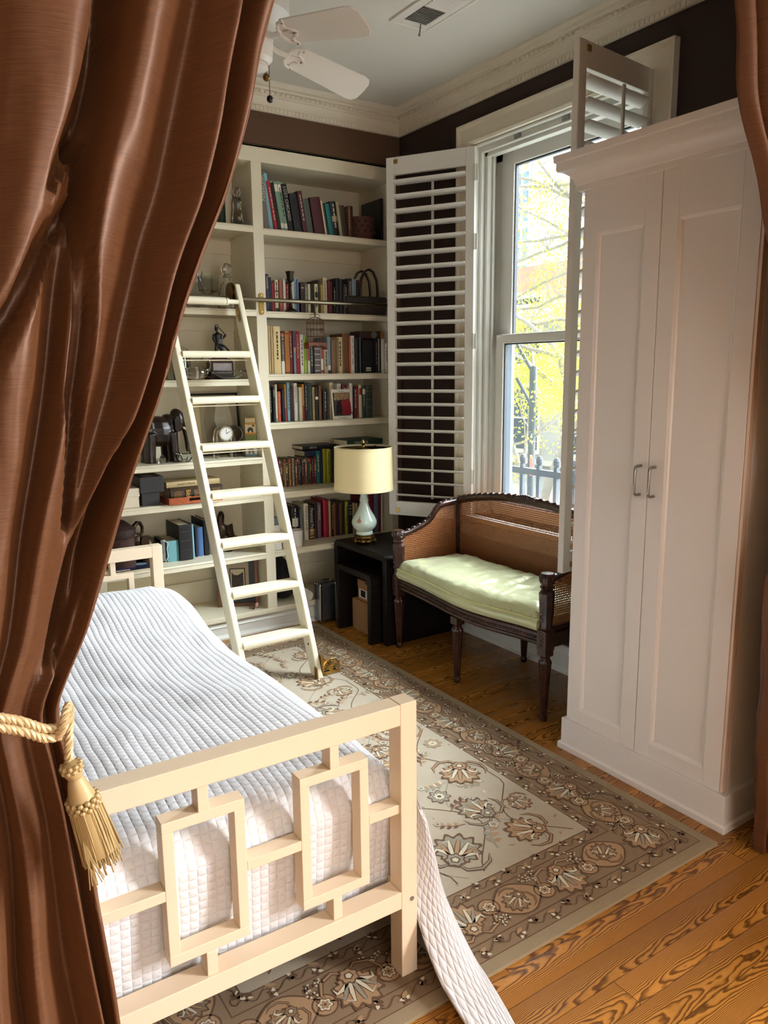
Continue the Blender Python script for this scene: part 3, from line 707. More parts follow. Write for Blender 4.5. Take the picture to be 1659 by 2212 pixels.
flat_book(-.585, .20, .986, .20, .14, .036, 'navy', 'dark book lying flat on the thin books, under the black one', group='books lying flat on the shelf behind the lampshade')
flat_book(-.600, .195, 1.0295, .24, .15, .024, 'black', 'black book lying flat on the yellow books beside the lampshade', 'FIFTH', group='books lying flat on the shelf behind the lampshade')
flat_book(-.36, .10, 1.026, .25, .17, .020, 'black', 'black book lying flat above the lampshade, undermost of two', group='books lying flat above the lampshade')
flat_book(-.35, .08, 1.0465, .26, .19, .036, 'darkgreen', 'dark green book lying flat above the lampshade, on the black one', 'MASTER', group='books lying flat above the lampshade')
t = thing('book', 'black book standing cover out with a white sticker, third shelf', 'book', (-.252, .045, 1.4915)); b = B()
b.box(0, .084, 0, .012, 0, .198); out('cover', b, cm('black'), t, local=True, bevel=.001)
b = B(); [b.box(.012, .07, -.0008, .0005, .06+.0085*k, .0618+.0085*k) for k in range(14)]; out('cover_text_lines', b, cm('charcoal'), t, local=True)
b = B(); b.box(.024, .058, -.001, .001, .012, .034); q = out('sticker', b, cm('white'), t, local=True)
b = B(); [b.box(.027+.0022*k, .028+.0022*k, -.0016, .0, .015, .028) for k in range(13)]; out('barcode', b, M('dark_lettering', S(34, 30, 30), .5, var=0), q, local=True)
t = thing('box', 'dark brown box with a round emblem lying on the black books, third shelf', 'box', (-.23, .06, 1.70)); b = B(); b.box(-.03, .12, 0, .12, 0, .042); out('body', b, cm('darkbrown'), t, local=True, bevel=.003)
b = B(); b.tlathe([(0, 0), (.021, 0), (.021, .002), (0, .002)], Matrix.Translation((.07, -.0015, .021)) @ Matrix.Rotation(PI/2, 4, 'X'), 20); out('emblem', b, cm('taupe'), t, local=True)
t = tag(out('box', B().box(-.118, -.076, .08, .16, 1.70, 1.745), M('gold_floral_paper', S(150, 96, 40), .6, var=.7, scale=60), loc=(-.10, .12, 1.70), bevel=.002), 'small gold and red patterned box on the white books, third shelf', 'box')
t = thing('book', 'large dark slate picture book standing along the end panel, top shelf', 'book', (-.105, .05, 2.2725), 'books on the top shelf'); b = B(); b.box(0, .003, 0, .22, 0, .245); b.box(.013, .016, 0, .22, 0, .245); b.box(0, .016, 0, .003, 0, .245); out('cover', b, cm('slate' if 0 else 'charcoal'), t, local=True)
b = B(); b.box(.003, .013, .003, .216, .004, .241); out('pages', b, PAGES, t, local=True)
t = thing('photo_card', 'white bordered picture card of people in red robes leaning on the fourth shelf books', 'picture card', (-.395, .055, 1.2175)); t.rotation_euler = (-.10, 0, .04)
b = B(); b.box(-.070, .070, 0, .002, 0, .180); out('card', b, cm('white'), t, local=True)
b = B(); b.box(-.060, .060, -.0012, 0, .020, .160); pc = out('picture', b, M('picture_dark_umber', S(70, 52, 40), .5, var=.5, scale=40), t, local=True)
b = B(); b.box(-.05, .055, -.0016, 0, .118, .158); out('pale_wall', b, M('picture_wall', S(150, 126, 92), .5, var=.5, scale=60), pc, local=True)
b = B(); 
for x, s_ in ((.0, .9), (.012, 1.05), (.024, .95), (.036, 1.08), (.048, 1.12), (.056, .9)):
    b.prism([(-.010*s_, .04-.012*s_), (-.007, .10), (-.004, .118*s_), (.004, .118*s_), (.007, .10), (.011, .04-.012*s_)], -.0022, -.001, lambda u, v, q: (x+u, q, v))
out('red_robes', b, cm('red'), pc, local=True)
b = B(); b.prism([(-.045, .03), (-.040, .08), (-.030, .105), (-.02, .112), (-.008, .11), (.002, .06), (-.006, .03)], -.0024, -.001, lambda u, v, q: (u, q, v)); out('black_gown', b, cm('black'), pc, local=True)
b = B(); 
for x, z in ((-.022, .118), (.004, .120), (.02, .122), (.034, .126), (.05, .126), (-.045, .118), (-.05, .125)): b.tlathe([(0, 0), (.0045, 0), (.0045, .001), (0, .001)], Matrix.Translation((x, -.0015, z)) @ Matrix.Rotation(PI/2, 4, 'X'), 10)
out('faces', b, cm('beige'), pc, local=True)
b = B(); lettering(b, 'Confirmation', lambda u, v: (-.032+u, -.0005, .006+v), .064, .0085); lettering(b, 'Parish', lambda u, v: (-.018+u, -.0005, .165+v), .036, .008); out('lettering', b, M('dark_lettering', S(34, 30, 30), .5, var=0), t, local=True)
# ------------------------------------------------------------------ things on the shelves
WICK = M('dark_wicker', S(66, 42, 32), .7, var=.5, scale=60, bump=.004, bscale=120, stretch=(1, 1, 3))
RWICK = M('red_brown_basketry', S(84, 48, 38), .7, var=.5, scale=50, bump=.004, bscale=140)
# top shelf: lidless round basket
t = thing('basket', 'round red brown woven basket at the end of the top shelf', 'basket', (-.215, .105, 2.2725)); b = B()
b.lathe([(.062, 0), (.080, .03), (.084, .07), (.080, .115), (.083, .118), (.083, .128), (.076, .128), (.074, .11), (.076, .06), (.0, .02)], (-.215, .105, 2.2725), 36)
out('body', b, RWICK, t, smooth=True)
b = B(); c0 = Vector((-.215, .105, 2.2725))
for k in range(14):
    for j, z in enumerate((.045, .075, .10)):
        a = 2*PI*(k+.5*j)/14; r = .086 if j < 2 else .083; b.ell(c0+Vector((r*cos(a), r*sin(a), z)), (.007, .007, .008), 6)
out('woven_pattern', b, M('basket_pattern', S(52, 28, 26), .7), t)
# second shelf: long basket with hoop handles, candlestick
t = thing('basket', 'dark shallow basket with two hoop handles, second shelf by the window', 'basket', (-.20, .09, 1.8355)); b = B()
b.prism([(-.15, 0), (.115, 0), (.125, .09), (.125, .11), (-.165, .11), (-.165, .09)], .03, .16, lambda u, v, q: (-.20+u, q, 1.8355+v)); out('body', b, M('dark_grey_wicker', S(58, 50, 44), .7, var=.5, scale=60, bump=.005, bscale=110), t, bevel=.012)
for y, dx in ((.045, 0), (.135, .004)):
    b = B(); b.tube([(-.20+dx-.062, y, 1.90), (-.20+dx-.062, y, 1.98), (-.20+dx-.055, y, 2.045), (-.20+dx-.03, y, 2.09), (-.20+dx, y, 2.103), (-.20+dx+.03, y, 2.09), (-.20+dx+.055, y, 2.045), (-.20+dx+.062, y, 1.98), (-.20+dx+.062, y, 1.90)], .007, 8, sx=1.6); out('handle', b, EBONY, t, smooth=True)
CANDLE = M('dark_bronze', S(52, 44, 34), .35, .8, var=.3, scale=30)
t = thing('candlestick', 'dark bronze candlestick with tulip cup in front of the second shelf books', 'candlestick', (-.735, .03, 1.8355)); c0 = (-.735, .03, 1.8355); b = B()
b.lathe([(.036, 0), (.037, .006), (.028, .014), (.010, .022), (.007, .05), (.010, .08), (.007, .11), (.0055, .14), (.009, .146), (.006, .152), (.006, .165)], c0, 20); out('stem', b, CANDLE, t, smooth=True)
b = B(); b.lathe([(.006, .160), (.014, .166), (.019, .18), (.020, .20), (.026, .222), (.024, .222), (.017, .20), (.0, .19)], c0, 24, lobes=6, la=.08); out('cup', b, CANDLE, t, smooth=True)
# hanging bird cage
t = thing('birdcage', 'small brown wire birdcage ornament hooked on the ladder rail', 'birdcage', (-.622, -.040, 1.80)); cx, cyy = -.622, -.044; WR = M('rusty_brown_wire', S(96, 62, 40), .5, .4)
b = B(); zt = 1.800
for k in range(16):
    a = 2*PI*k/16; x, y = cx+.056*cos(a), cyy+.026*sin(a); b.tube([(x, y, 1.665), (x, y, 1.775), (cx+.045*cos(a), cyy+.021*sin(a), 1.795), (cx+.02*cos(a), cyy+.01*sin(a), 1.806), (cx, cyy, 1.808)], .0011, 5)
for z in (1.668, 1.700, 1.735, 1.742, 1.770, 1.778): b.tube([(cx+.056*cos(i*PI/12), cyy+.026*sin(i*PI/12), z) for i in range(25)], .0013, 5)
out('wires', b, WR, t, smooth=True)
b = B(); b.tube([(cx, cyy, 1.806), (cx, cyy, 1.856)], .003, 6); b.ell((cx, cyy, 1.83), (.006, .006, .01), 8)
b.tube([(cx, cyy, 1.856), (cx+.008, cyy, 1.866), (cx+.010, cyy+.004, 1.884), (cx+.004, cyy+.008, 1.908), (cx-.006, cyy+.008, 1.906), (cx-.009, cyy+.006, 1.894)], .0022, 6)
for s in (-1, 1): b.tube([(cx+s*.032*cos(q), cyy, 1.806+.022*sin(q)) if 0 else (cx+s*(.016+.016*cos(q)), cyy, 1.808+.016*sin(q)) for q in [i*PI/8 for i in range(9)]], .0015, 5)
out('hook', b, WR, t, smooth=True)
b = B(); b.prism([(-.060, .0), (-.045, .014), (-.02, .020), (0, .012), (.02, .020), (.045, .012), (.060, -.004), (.062, .036), (-.062, .036)], -.030, .028, lambda u, v, q: (cx+u, cyy+q, 1.630+v)); out('base', b, M('red_brown_wood', S(112, 60, 36), .45, var=.2), t, bevel=.003)
for s in (-1, 1):
    b = B(); b.ell((cx+s*.036, cyy-.012, 1.735), (.010, .010, .013), 10); out('seed_cup', b, GLASS, t, smooth=True)

# left bay ---------------------------------------------------------------
t = thing('figurine', 'clear glass figure statuette on the top shelf beside the cream book', 'figurine', (-1.005, .10, 2.2795)); c0 = (-1.005, .10, 2.2795)
b = B(); b.lathe([(.030, 0), (.033, .01), (.030, .05), (.026, .085), (.021, .10), (.026, .125), (.018, .15), (.010, .156), (.021, .175), (.020, .195), (.010, .207), (0, .208)], c0, 20, lobes=7, la=.08); out('body', b, GLASS, t, smooth=True)
t = thing('book', 'tall cream clothbound book behind the glass statuette, top shelf', 'book', (-1.055, .14, 2.2795), 'books in the left bay'); book(t, .042, .245, .17, 'ivory')
t = thing('book', 'dark green book beside the cream clothbound book, top shelf', 'book', (-1.085, .14, 2.2795), 'books in the left bay'); book(t, .026, .19, .15, 'darkgreen')
t = thing('decanter', 'glass decanter with ball stopper on the second shelf above the ladder wheel', 'decanter', (-1.07, .13, 1.8405)); c0 = (-1.07, .13, 1.8405)
b = B(); b.lathe([(.048, 0), (.052, .01), (.050, .09), (.036, .135), (.020, .155), (.019, .175), (.026, .180), (.026, .186), (.016, .186), (.015, .16), (.034, .128), (.045, .09), (.046, .012), (0, .010)], c0, 28); out('bottle', b, GLASS, t, smooth=True)
b = B(); b.lathe([(.013, .176), (.013, .188), (.017, .192)], c0, 18); b.ell((c0[0], c0[1], c0[2]+.222), (.031, .031, .031), 20); out('stopper', b, GLASS, t, smooth=True)
t = thing('vase', 'bell shaped clear glass vase on the second shelf by the curtain', 'vase', (-1.235, .14, 1.8405)); b = B(); b.lathe([(.060, 0), (.062, .02), (.055, .07), (.035, .12), (.022, .17), (.030, .20), (.028, .20), (.019, .17), (.031, .12), (.050, .07), (.056, .02), (0, .012)], (-1.235, .14, 1.8405), 28); out('body', b, GLASS, t, smooth=True)
t = thing('glass_dish', 'footed square glass dish on the second shelf behind the decanter', 'dish', (-1.135, .25, 1.8405)); b = B(); c0 = (-1.135, .25, 1.8405); b.lathe([(.035, 0), (.035, .006), (.008, .012), (.008, .09), (.055, .11), (.062, .19), (.059, .19), (.050, .115), (0, .10)], c0, 4); out('body', b, GLASS, t)
# third shelf: silhouette golfer on a plaque, glass swan, leaf dish, dome
t = thing('trophy', 'black golfer statuette on a dark plaque base, third shelf behind the ladder', 'trophy', (-1.13, .13, 1.4665)); x0, y0, z0 = -1.13, .13, 1.4665
b = B(); b.prism([(-.078, 0), (.078, 0), (.078, .012), (.066, .016), (.066, .095), (.052, .112), (.034, .112), (.030, .122), (-.030, .122), (-.034, .112), (-.052, .112), (-.066, .095), (-.066, .016), (-.078, .012)], -.02, .05, lambda u, v, q: (x0+u, y0+q, z0+v)); out('base', b, MAHOG, t, bevel=.002)
b = B(); b.box(x0-.054, x0+.054, y0-.024, y0-.019, z0+.03, z0+.088); out('plate', b, M('silver_plaque', S(150, 140, 140), .35, .8, var=.3, scale=30), t)
b = B(); zz = z0+.118; yy = y0+.015
b.tube([(x0-.016, yy, zz), (x0-.017, yy, zz+.04), (x0-.010, yy, zz+.075)], [.009, .010, .013], 8); b.tube([(x0+.020, yy, zz), (x0+.016, yy, zz+.04), (x0+.005, yy, zz+.075)], [.009, .010, .013], 8)
b.tube([(x0-.002, yy, zz+.07), (x0-.004, yy, zz+.10), (x0-.006, yy, zz+.125), (x0-.007, yy, zz+.138)], [.018, .019, .022, .010], 10)
b.ell((x0-.010, yy, zz+.156), (.011, .011, .014), 10); b.tube([(x0-.024, yy, zz+.128), (x0-.030, yy, zz+.10), (x0-.018, yy, zz+.085)], [.009, .008, .007], 8)
b.tube([(x0+.012, yy, zz+.13), (x0+.020, yy-.004, zz+.105), (x0+.008, yy-.010, zz+.088)], [.009, .008, .007], 8)
b.tube([(x0-.004, yy-.012, zz+.086), (x0+.03, yy-.012, zz+.062), (x0+.056, yy-.012, zz+.034)], [.006, .006, .0055], 8)
remesh(out('golfer', b, BLACK, t, smooth=True), .003, 2)
b = B(); b.tube([(x0-.018, yy, zz+.165), (x0-.014, yy, zz+.178), (x0-.002, yy, zz+.178), (x0+.002, yy, zz+.166), (x0+.028, yy, zz+.140), (x0+.042, yy, zz+.122)], .0025, 6); b.prism([(.030, .105), (.044, .118), (.044, .130), (.036, .128), (.026, .114)], -.004, .004, lambda u, v, q: (x0+u, yy+q, zz+v)); out('club', b, BLACK, t)
t = thing('swan_figurine', 'clear glass swan behind the ladder on the third shelf', 'figurine', (-1.295, .10, 1.4665)); x0, y0, z0 = -1.295, .10, 1.4665
b = B(); b.ell((x0, y0, z0+.036), (.078, .040, .034), 20); b.tube([(x0+.06, y0, z0+.045), (x0+.083, y0, z0+.060), (x0+.090, y0, z0+.085), (x0+.082, y0, z0+.108), (x0+.066, y0, z0+.118), (x0+.052, y0, z0+.112), (x0+.038, y0, z0+.104)], [.016, .012, .0085, .008, .009, .007, .002], 12)
remesh(out('body', b, GLASS, t, smooth=True), .004, 2)
t = thing('glass_dish', 'long leaf shaped crystal dish in front of the golfer plaque', 'dish', (-1.115, .05, 1.4665)); b = B()
def leafdish(u, v):
    a = u*2*PI; k = .25+.75*v; r = .115*(abs(cos(a))**.9)*(1 if cos(a) > 0 else -1)
    return Vector((-1.115+r*k, .05+.042*sin(a)*abs(sin(a))**.2*k, 1.470+.048*max(0, v-.12)**1.3))
b.grid(leafdish, 40, 10); o = out('body', b, GLASS, t, smooth=True); q = o.modifiers.new('thick', 'SOLIDIFY'); q.thickness = .005
t = thing('glass_dome', 'ribbed clear glass dome on the third shelf beside the curtain', 'dome', (-1.345, .20, 1.4665)); b = B(); b.lathe([(.062, 0), (.062, .13), (.05, .165), (.025, .18), (0, .183)], (-1.345, .20, 1.4665), 36, lobes=18, la=.02); o = out('dome', b, GLASS, t, smooth=True)
q = o.modifiers.new('thick', 'SOLIDIFY'); q.thickness = .003
t = thing('picture_frame', 'small dark frame leaning behind the glass swan', 'picture frame', (-1.31, .24, 1.4665)); t.rotation_euler = (-.15, 0, .15)
b = B(); b.box(-.05, .05, 0, .012, 0, .13); out('frame', b, BLACK, t, local=True, bevel=.002); b = B(); b.box(-.04, .04, -.001, .001, .012, .118); out('picture', b, M('olive_picture', S(96, 104, 70), .5, var=.6, scale=40), t, local=True)
# shelf with the framed drawing, clock, animal tower, elephant, crystal
t = thing('picture_frame', 'large thin black frame with a pale drawing behind the clock', 'picture frame', (-1.115, .285, 1.0285)); t.rotation_euler = (-.11, 0, 0)
b = B(); [b.box(*q) for q in ((-.155, -.143, 0, .015, 0, .36), (.143, .155, 0, .015, 0, .36), (-.143, .143, 0, .015, 0, .012), (-.143, .143, 0, .015, .348, .36))]; out('frame', b, BLACK, t, local=True)
b = B(); b.box(-.143, .143, .004, .010, .012, .348); out('mount', b, M('grey_beige_mount', S(170, 160, 138), .6, var=.12, scale=4), t, local=True)
b = B(); b.box(-.115, -.085, .0035, .0045, .02, .34); out('gilt_strip', b, M('pale_gilt', S(206, 190, 146), .4, .3), t, local=True)
b = B(); b.prism([(.0, .06), (.02, .14), (.0, .2), (.02, .34), (.085, .34), (.115, .18), (.10, .06)], .0030, .0040, lambda u, v, q: (u, q, v)); out('pale_drawing', b, M('marbled_silver_paper', S(206, 204, 186), .4, var=.2, scale=40), t, local=True)
b = B(); b.prism([(-.06, .03), (-.055, .12), (-.065, .2), (-.04, .3), (.0, .32), (.02, .3), (.0, .2), (.02, .14), (.0, .05)], .0030, .0040, lambda u, v, q: (u, q, v)); out('grey_drawing', b, M('pencil_grey', S(150, 140, 118), .6, var=.25, scale=14), t, local=True)
t = thing('mantel_clock', 'round dial clock in an arched crystal case beside the animal tower', 'clock', (-1.125, .125, 1.0285)); x0, y0, z0 = -1.125, .125, 1.0285
b = B(); b.prism([(-.062, 0), (-.045, 0), (-.045, .09)]+[(.045*cos(a)*-1, .125+.045*sin(a)) for a in [i*PI/10 for i in range(11)]]+[(.045, .09), (.045, 0), (.062, 0), (.062, .10)]+[(.058*cos(a), .13+.052*sin(a)) for a in [i*PI/12 for i in range(13)]]+[(-.062, .10)], 0, .035, lambda u, v, q: (x0+u, y0+q, z0+v)); out('crystal_case', b, GLASS, t)
b = B(); b.tlathe([(0, -.012), (.036, -.012), (.042, -.008), (.042, .02), (0, .02)], Matrix.Translation((x0, y0+.008, z0+.135)) @ Matrix.Rotation(PI/2, 4, 'X'), 32); out('bezel', b, M('pale_brass', S(204, 194, 168), .25, 1), t, smooth=True)
b = B(); b.tlathe([(0, 0), (.034, 0), (.034, .002), (0, .002)], Matrix.Translation((x0, y0-.011, z0+.135)) @ Matrix.Rotation(PI/2, 4, 'X'), 32); dl = out('dial', b, M('dial_white', S(232, 232, 228), .4, var=0), t)
b = B(); b.bar((x0, y0-.0145, z0+.135), (x0+.021, y0-.0145, z0+.147), .003, .001, (0, 1, 0)); b.bar((x0, y0-.0145, z0+.135), (x0, y0-.0145, z0+.160), .002, .001, (0, 1, 0)); out('hands', b, BLACK, dl)
b = B()
for k in range(12):
    a = k*PI/6; b.bar((x0+.026*cos(a), y0-.0138, z0+.135+.026*sin(a)), (x0+.031*cos(a), y0-.0138, z0+.135+.031*sin(a)), .0022, .0006, (0, 1, 0))
out('hour_marks', b, BLACK, dl)
t = thing('magnifier_ornament', 'round smoked glass ornament with silver rim behind the clock', 'ornament', (-1.05, .19, 1.0285)); b = B(); x0, y0, z0 = -1.045, .19, 1.0285
b.tlathe([(0, -.006), (.044, -.006), (.050, 0), (.044, .006), (0, .006)], Matrix.Translation((x0, y0, z0+.125)) @ Matrix.Rotation(PI/2, 4, 'X'), 32); out('disc', b, M('smoked_disc', S(70, 62, 54), .1, coat=.5), t, smooth=True)
b = B(); b.box(x0-.03, x0-.022, y0-.004, y0+.004, z0, z0+.10); b.box(x0+.022, x0+.03, y0-.004, y0+.004, z0, z0+.10); b.box(x0-.04, x0+.04, y0-.015, y0+.015, z0, z0+.006); out('stand', b, GLASS, t)
b = B(); b.tube([(x0+.048*cos(i*PI/16), y0-.006, z0+.125+.048*sin(i*PI/16)) for i in range(33)], .004, 8); out('rim', b, NICKEL, t, smooth=True)
x0, y0, z0 = -.978, .115, 1.0285
bands_ = [('lowest block of the animal tower, white with a grey animal on blue', .066, .085, (214, 214, 212), (112, 150, 170), 'grey'), ('middle block of the animal tower, olive green', .062, .040, (112, 124, 62), (140, 146, 90), 'white'), ('orange and cream block of the animal tower with a black animal', .060, .066, (222, 204, 160), (208, 140, 44), 'black'), ('top block of the animal tower, cream with dark lettering', .056, .030, (214, 196, 150), (190, 170, 120), 'black')]
zz = z0
for lab, wd, h, c, c2, an in bands_:
    t = thing('toy_block', lab, 'toy block', (x0, y0, zz), 'stacking animal blocks'); t.rotation_euler = (0, 0, -.35)
    b = B(); b.box(-wd/2, wd/2, -wd/2, wd/2, 0, h-.001); out('block', b, M('toy_'+an+str(int(h*1e3)), S(*c), .5, var=.04), t, local=True, bevel=.001)
    b = B(); b.box(-wd/2-.0004, wd/2+.0004, -wd/2-.0004, wd/2+.0004, .001, h*.16); b.box(-wd/2-.0004, wd/2+.0004, -wd/2-.0004, wd/2+.0004, h*.86, h-.002); out('stripe', b, M('toy_stripe'+str(int(h*1e3)), S(*c2), .5, var=.04), t, local=True)
    if h > .05:
        b = B(); b.prism([(-.014, h*.18), (-.018, h*.45), (-.008, h*.62), (.004, h*.64), (.014, h*.5), (.016, h*.18), (.008, h*.18), (.004, h*.34), (-.004, h*.34), (-.008, h*.18)], -wd/2-.0012, -wd/2+.001, lambda u, v, q: (u, q, v)); 
        if an == 'black': b.prism([(.008, h*.84), (.024, h*.84), (.016, h*.62)], -wd/2-.0012, -wd/2+.001, lambda u, v, q: (u, q, v))
        out('animal_print', b, BLACK if an == 'black' else cm('taupe'), t, local=True)
    zz += h
# carved elephant
def elephant(b, s=1.0, trunk='down'):
    """an elephant facing +x with feet at z = 0, about 0.25 s tall"""
    E = lambda x, y, z, a, c, d: b.ell((x*s, y*s, z*s), (a*s, c*s, d*s), 14)
    T = lambda pts, r: b.tube([tuple(q*s for q in p) for p in pts], [x*s for x in r], 10)
    E(-.01, 0, .155, .115, .070, .080); E(-.075, 0, .155, .064, .064, .082); E(.06, 0, .168, .066, .062, .076); E(.130, 0, .205, .052, .048, .060); E(.122, 0, .238, .036, .036, .030)
    for x, y, l in ((.062, .034, 0), (.062, -.034, .012), (-.082, .034, 0), (-.082, -.034, -.012)): T([(x+l*.3, y, .15), (x+l*.7, y, .07), (x+l, y, .012), (x+l, y, .0)], [.042, .037, .036, .040])
    if trunk == 'down': T([(.158, 0, .205), (.182, 0, .17), (.192, 0, .11), (.194, 0, .055), (.204, 0, .03)], [.028, .022, .017, .013, .010])
    T([(-.122, 0, .19), (-.142, 0, .15), (-.144, 0, .08)], [.009, .007, .007])
    return b
t = thing('elephant_figurine', 'carved dark wooden elephant beside the ladder, trunk hanging down', 'figurine', (-1.485, .17, 1.0285)); t.scale = (.80, 1, 1.04); b = elephant(B(), 1.02); remesh(out('body', b, EBONY, t, local=True, smooth=True), .005, 3)
for s in (-1, 1):
    b = B(); b.prism([(.095, .235), (.120, .232), (.128, .20), (.118, .165), (.098, .150), (.076, .170), (.076, .215)], 0, .006, lambda u, v, q: (u, s*(.047+q+(.128-u)*.35), v)); out('ear', b, EBONY, t, local=True, bevel=.002)
    b = B(); b.tube([(.160, s*.022, .175), (.188, s*.030, .155), (.206, s*.030, .160)], [.006, .005, .0015], 8); out('tusk', b, M('ivory_tusk', S(200, 186, 150), .4), t, local=True, smooth=True)
b = B(); b.tube([(-.06+.1*i/12, -.060*sqrt(max(.05, 1-((-.01+.1*i/12-.05)/.12)**2)), .165+.012*sin(i*1.6)) for i in range(13)], .003, 6); b.tube([(-.055+.09*i/12, -.052, .125+.008*sin(i*1.6)) for i in range(13)], .003, 6); out('carved_cloth', b, EBONY, t, local=True)
t.rotation_euler = (0, 0, .12)
t = thing('crystal_bowl', 'faceted square crystal bowl in front of the elephant', 'bowl', (-1.385, .07, 1.0285)); c0 = (-1.385, .07, 1.0285); b = B(); b.lathe([(.028, 0), (.030, .003), (.056, .040), (.060, .046), (.050, .050), (.022, .016), (0, .014)], c0, 8); out('body', b, GLASS, t)
t = thing('crystal_pyramid', 'small clear crystal paperweight at the edge of the curtain', 'paperweight', (-1.505, .08, 1.0285)); b = B(); b.lathe([(.024, 0), (.022, .02), (.002, .05)], (-1.505, .08, 1.0285), 5); out('body', b, GLASS, t)
# boxes and books two shelves above the floor shelf
t = thing('box', 'cream lidded box beside the black one, half hidden by the curtain', 'box', (-1.71, .13, .8115)); b = B(); b.box(-1.76, -1.655, .04, .20, .8115, .88); out('body', b, cm('ivory'), t, bevel=.002); b = B(); b.box(-1.764, -1.651, .036, .204, .868, .912); out('lid', b, cm('ivory'), t, bevel=.002)
t = thing('box', 'matte black gift box with overhanging lid', 'box', (-1.585, .13, .8115)); b = B(); b.box(-1.64, -1.545, .04, .19, .8115, .90); out('body', b, cm('charcoal'), t, bevel=.002); b = B(); b.box(-1.648, -1.522, .030, .20, .882, .966); out('lid', b, cm('charcoal'), t, bevel=.002)
b = B(); b.box(-1.62, -1.57, .07, .13, .966, .9675); out('tag', b, cm('taupe'), t)
t = thing('tray', 'orange crocodile leather tray under the ornate old volume', 'tray', (-1.36, .10, .8115)); CROC = M('orange_croc_leather', S(164, 84, 48), .35, var=.35, scale=70, bump=.003, bscale=90)
b = B(); b.box(-1.515, -1.215, -.02, .17, .8115, .818); b.box(-1.515, -1.508, -.02, .17, .818, .848); b.box(-1.222, -1.215, -.02, .17, .818, .848); b.box(-1.508, -1.222, .163, .17, .818, .848)
for z0, z1, x0, x1 in ((.818, .826, -1.508, -1.222), (.826, .842, -1.508, -1.405), (.826, .842, -1.325, -1.222), (.842, .848, -1.508, -1.222)): b.box(x0, x1, -.02, -.013, z0, z1)
out('body', b, CROC, t, bevel=.001)
TOOL = M('gilt_tooled_leather', S(92, 66, 34), .45, .2, var=.9, scale=90)
t = thing('book', 'ornate gilt tooled old bible lying in the orange tray', 'book', (-1.345, .10, .8185)); b = B()
b.prism([(.0, 0), (-.014, .012), (-.018, .036), (-.014, .062), (0, .074), (.17, .074), (.17, .070), (.004, .070), (.004, .004), (.17, .004), (.17, 0)], -1.495, -1.20, lambda u, v, q: (q, .025+u, .8195+v)); out('cover', b, M('dark_tooled_leather', S(60, 42, 26), .5, var=.5, scale=60), t)
b = B(); b.box(-1.492, -1.203, .03, .19, .8235, .8895); out('pages', b, PAGES, t)
for i, x in enumerate((-1.478, -1.415, -1.365, -1.315, -1.262)):
    b = B(); b.prism([(.004, .005), (-.0155, .014), (-.0195, .036), (-.0155, .060), (.004, .069)], x, x+.045, lambda u, v, q: (q, .0245+u, .8195+v)); out('tooled_panel' if i != 1 else 'title_panel', b, TOOL if i != 1 else M('black_leather', S(22, 18, 16), .4), t)
b = B(); lettering(b, 'Bible', lambda u, v: (-1.412+v, .0045, .882-u), .05, .026); out('spine_lettering', b, M('gold_lettering', S(214, 170, 84), .4, .4), t)
flat_book(-1.505, .04, .896, .30, .15, .030, 'tan', 'tan art book lying on top of the ornate bible', "Jonah's Work", group='books in the left bay')
# elephants, books and basket on the shelf above the floor shelf
def bronze(loc, lab, rz):
    t = thing('elephant_figurine', lab, 'figurine', loc, 'bronze elephants with curled trunks'); b = B()
    b.ell((0, 0, .075), (.085, .055, .058), 14); b.ell((.01, 0, .10), (.06, .046, .05), 12); b.ell((.075, 0, .135), (.040, .036, .044), 12)
    b.tube([(.088, 0, .150), (.096, 0, .185), (.088, 0, .215), (.064, 0, .232), (.040, 0, .226), (.026, 0, .200), (.030, 0, .170), (.045, 0, .155)], [.022, .016, .0135, .012, .011, .010, .009, .008], 10)
    for x, y in ((.05, .034), (.05, -.034), (-.05, .034), (-.05, -.034)): b.tube([(x, y, .07), (x, y, .0)], [.026, .022], 10)
    remesh(out('body', b, BRONZE, t, local=True, smooth=True), .005, 2)
    for s in (-1, 1):
        b = B(); b.prism([(.045, .165), (.075, .16), (.08, .12), (.06, .09), (.04, .11)], 0, .005, lambda u, v, q: (u, s*(.036+q+(.08-u)*.6), v)); out('ear', b, BRONZE, t, local=True, bevel=.001)
    t.rotation_euler = (0, 0, rz); return t
bronze((-1.585, .20, .4725), 'bronze elephant with curled trunk above the headboard post', PI+.5)
bronze((-1.115, .23, .4725), 'bronze elephant with curled trunk between the ladder stiles', PI+.9)
t = thing('basket', 'dark lidded wicker basket beside the curtain above the headboard', 'basket', (-1.745, .14, .4725)); c0 = (-1.745, .14, .4725); b = B(); b.lathe([(.070, 0), (.076, .02), (.076, .17), (.070, .175), (0, .175)], c0, 32); out('body', b, WICK, t, smooth=True)
b = B(); b.lathe([(.080, .170), (.085, .185), (.083, .215), (.03, .258), (.010, .266), (0, .268)], c0, 32); out('lid', b, M('dark_wicker_lid', S(46, 26, 24), .6, var=.4, scale=50, bump=.003, bscale=120), t, smooth=True)
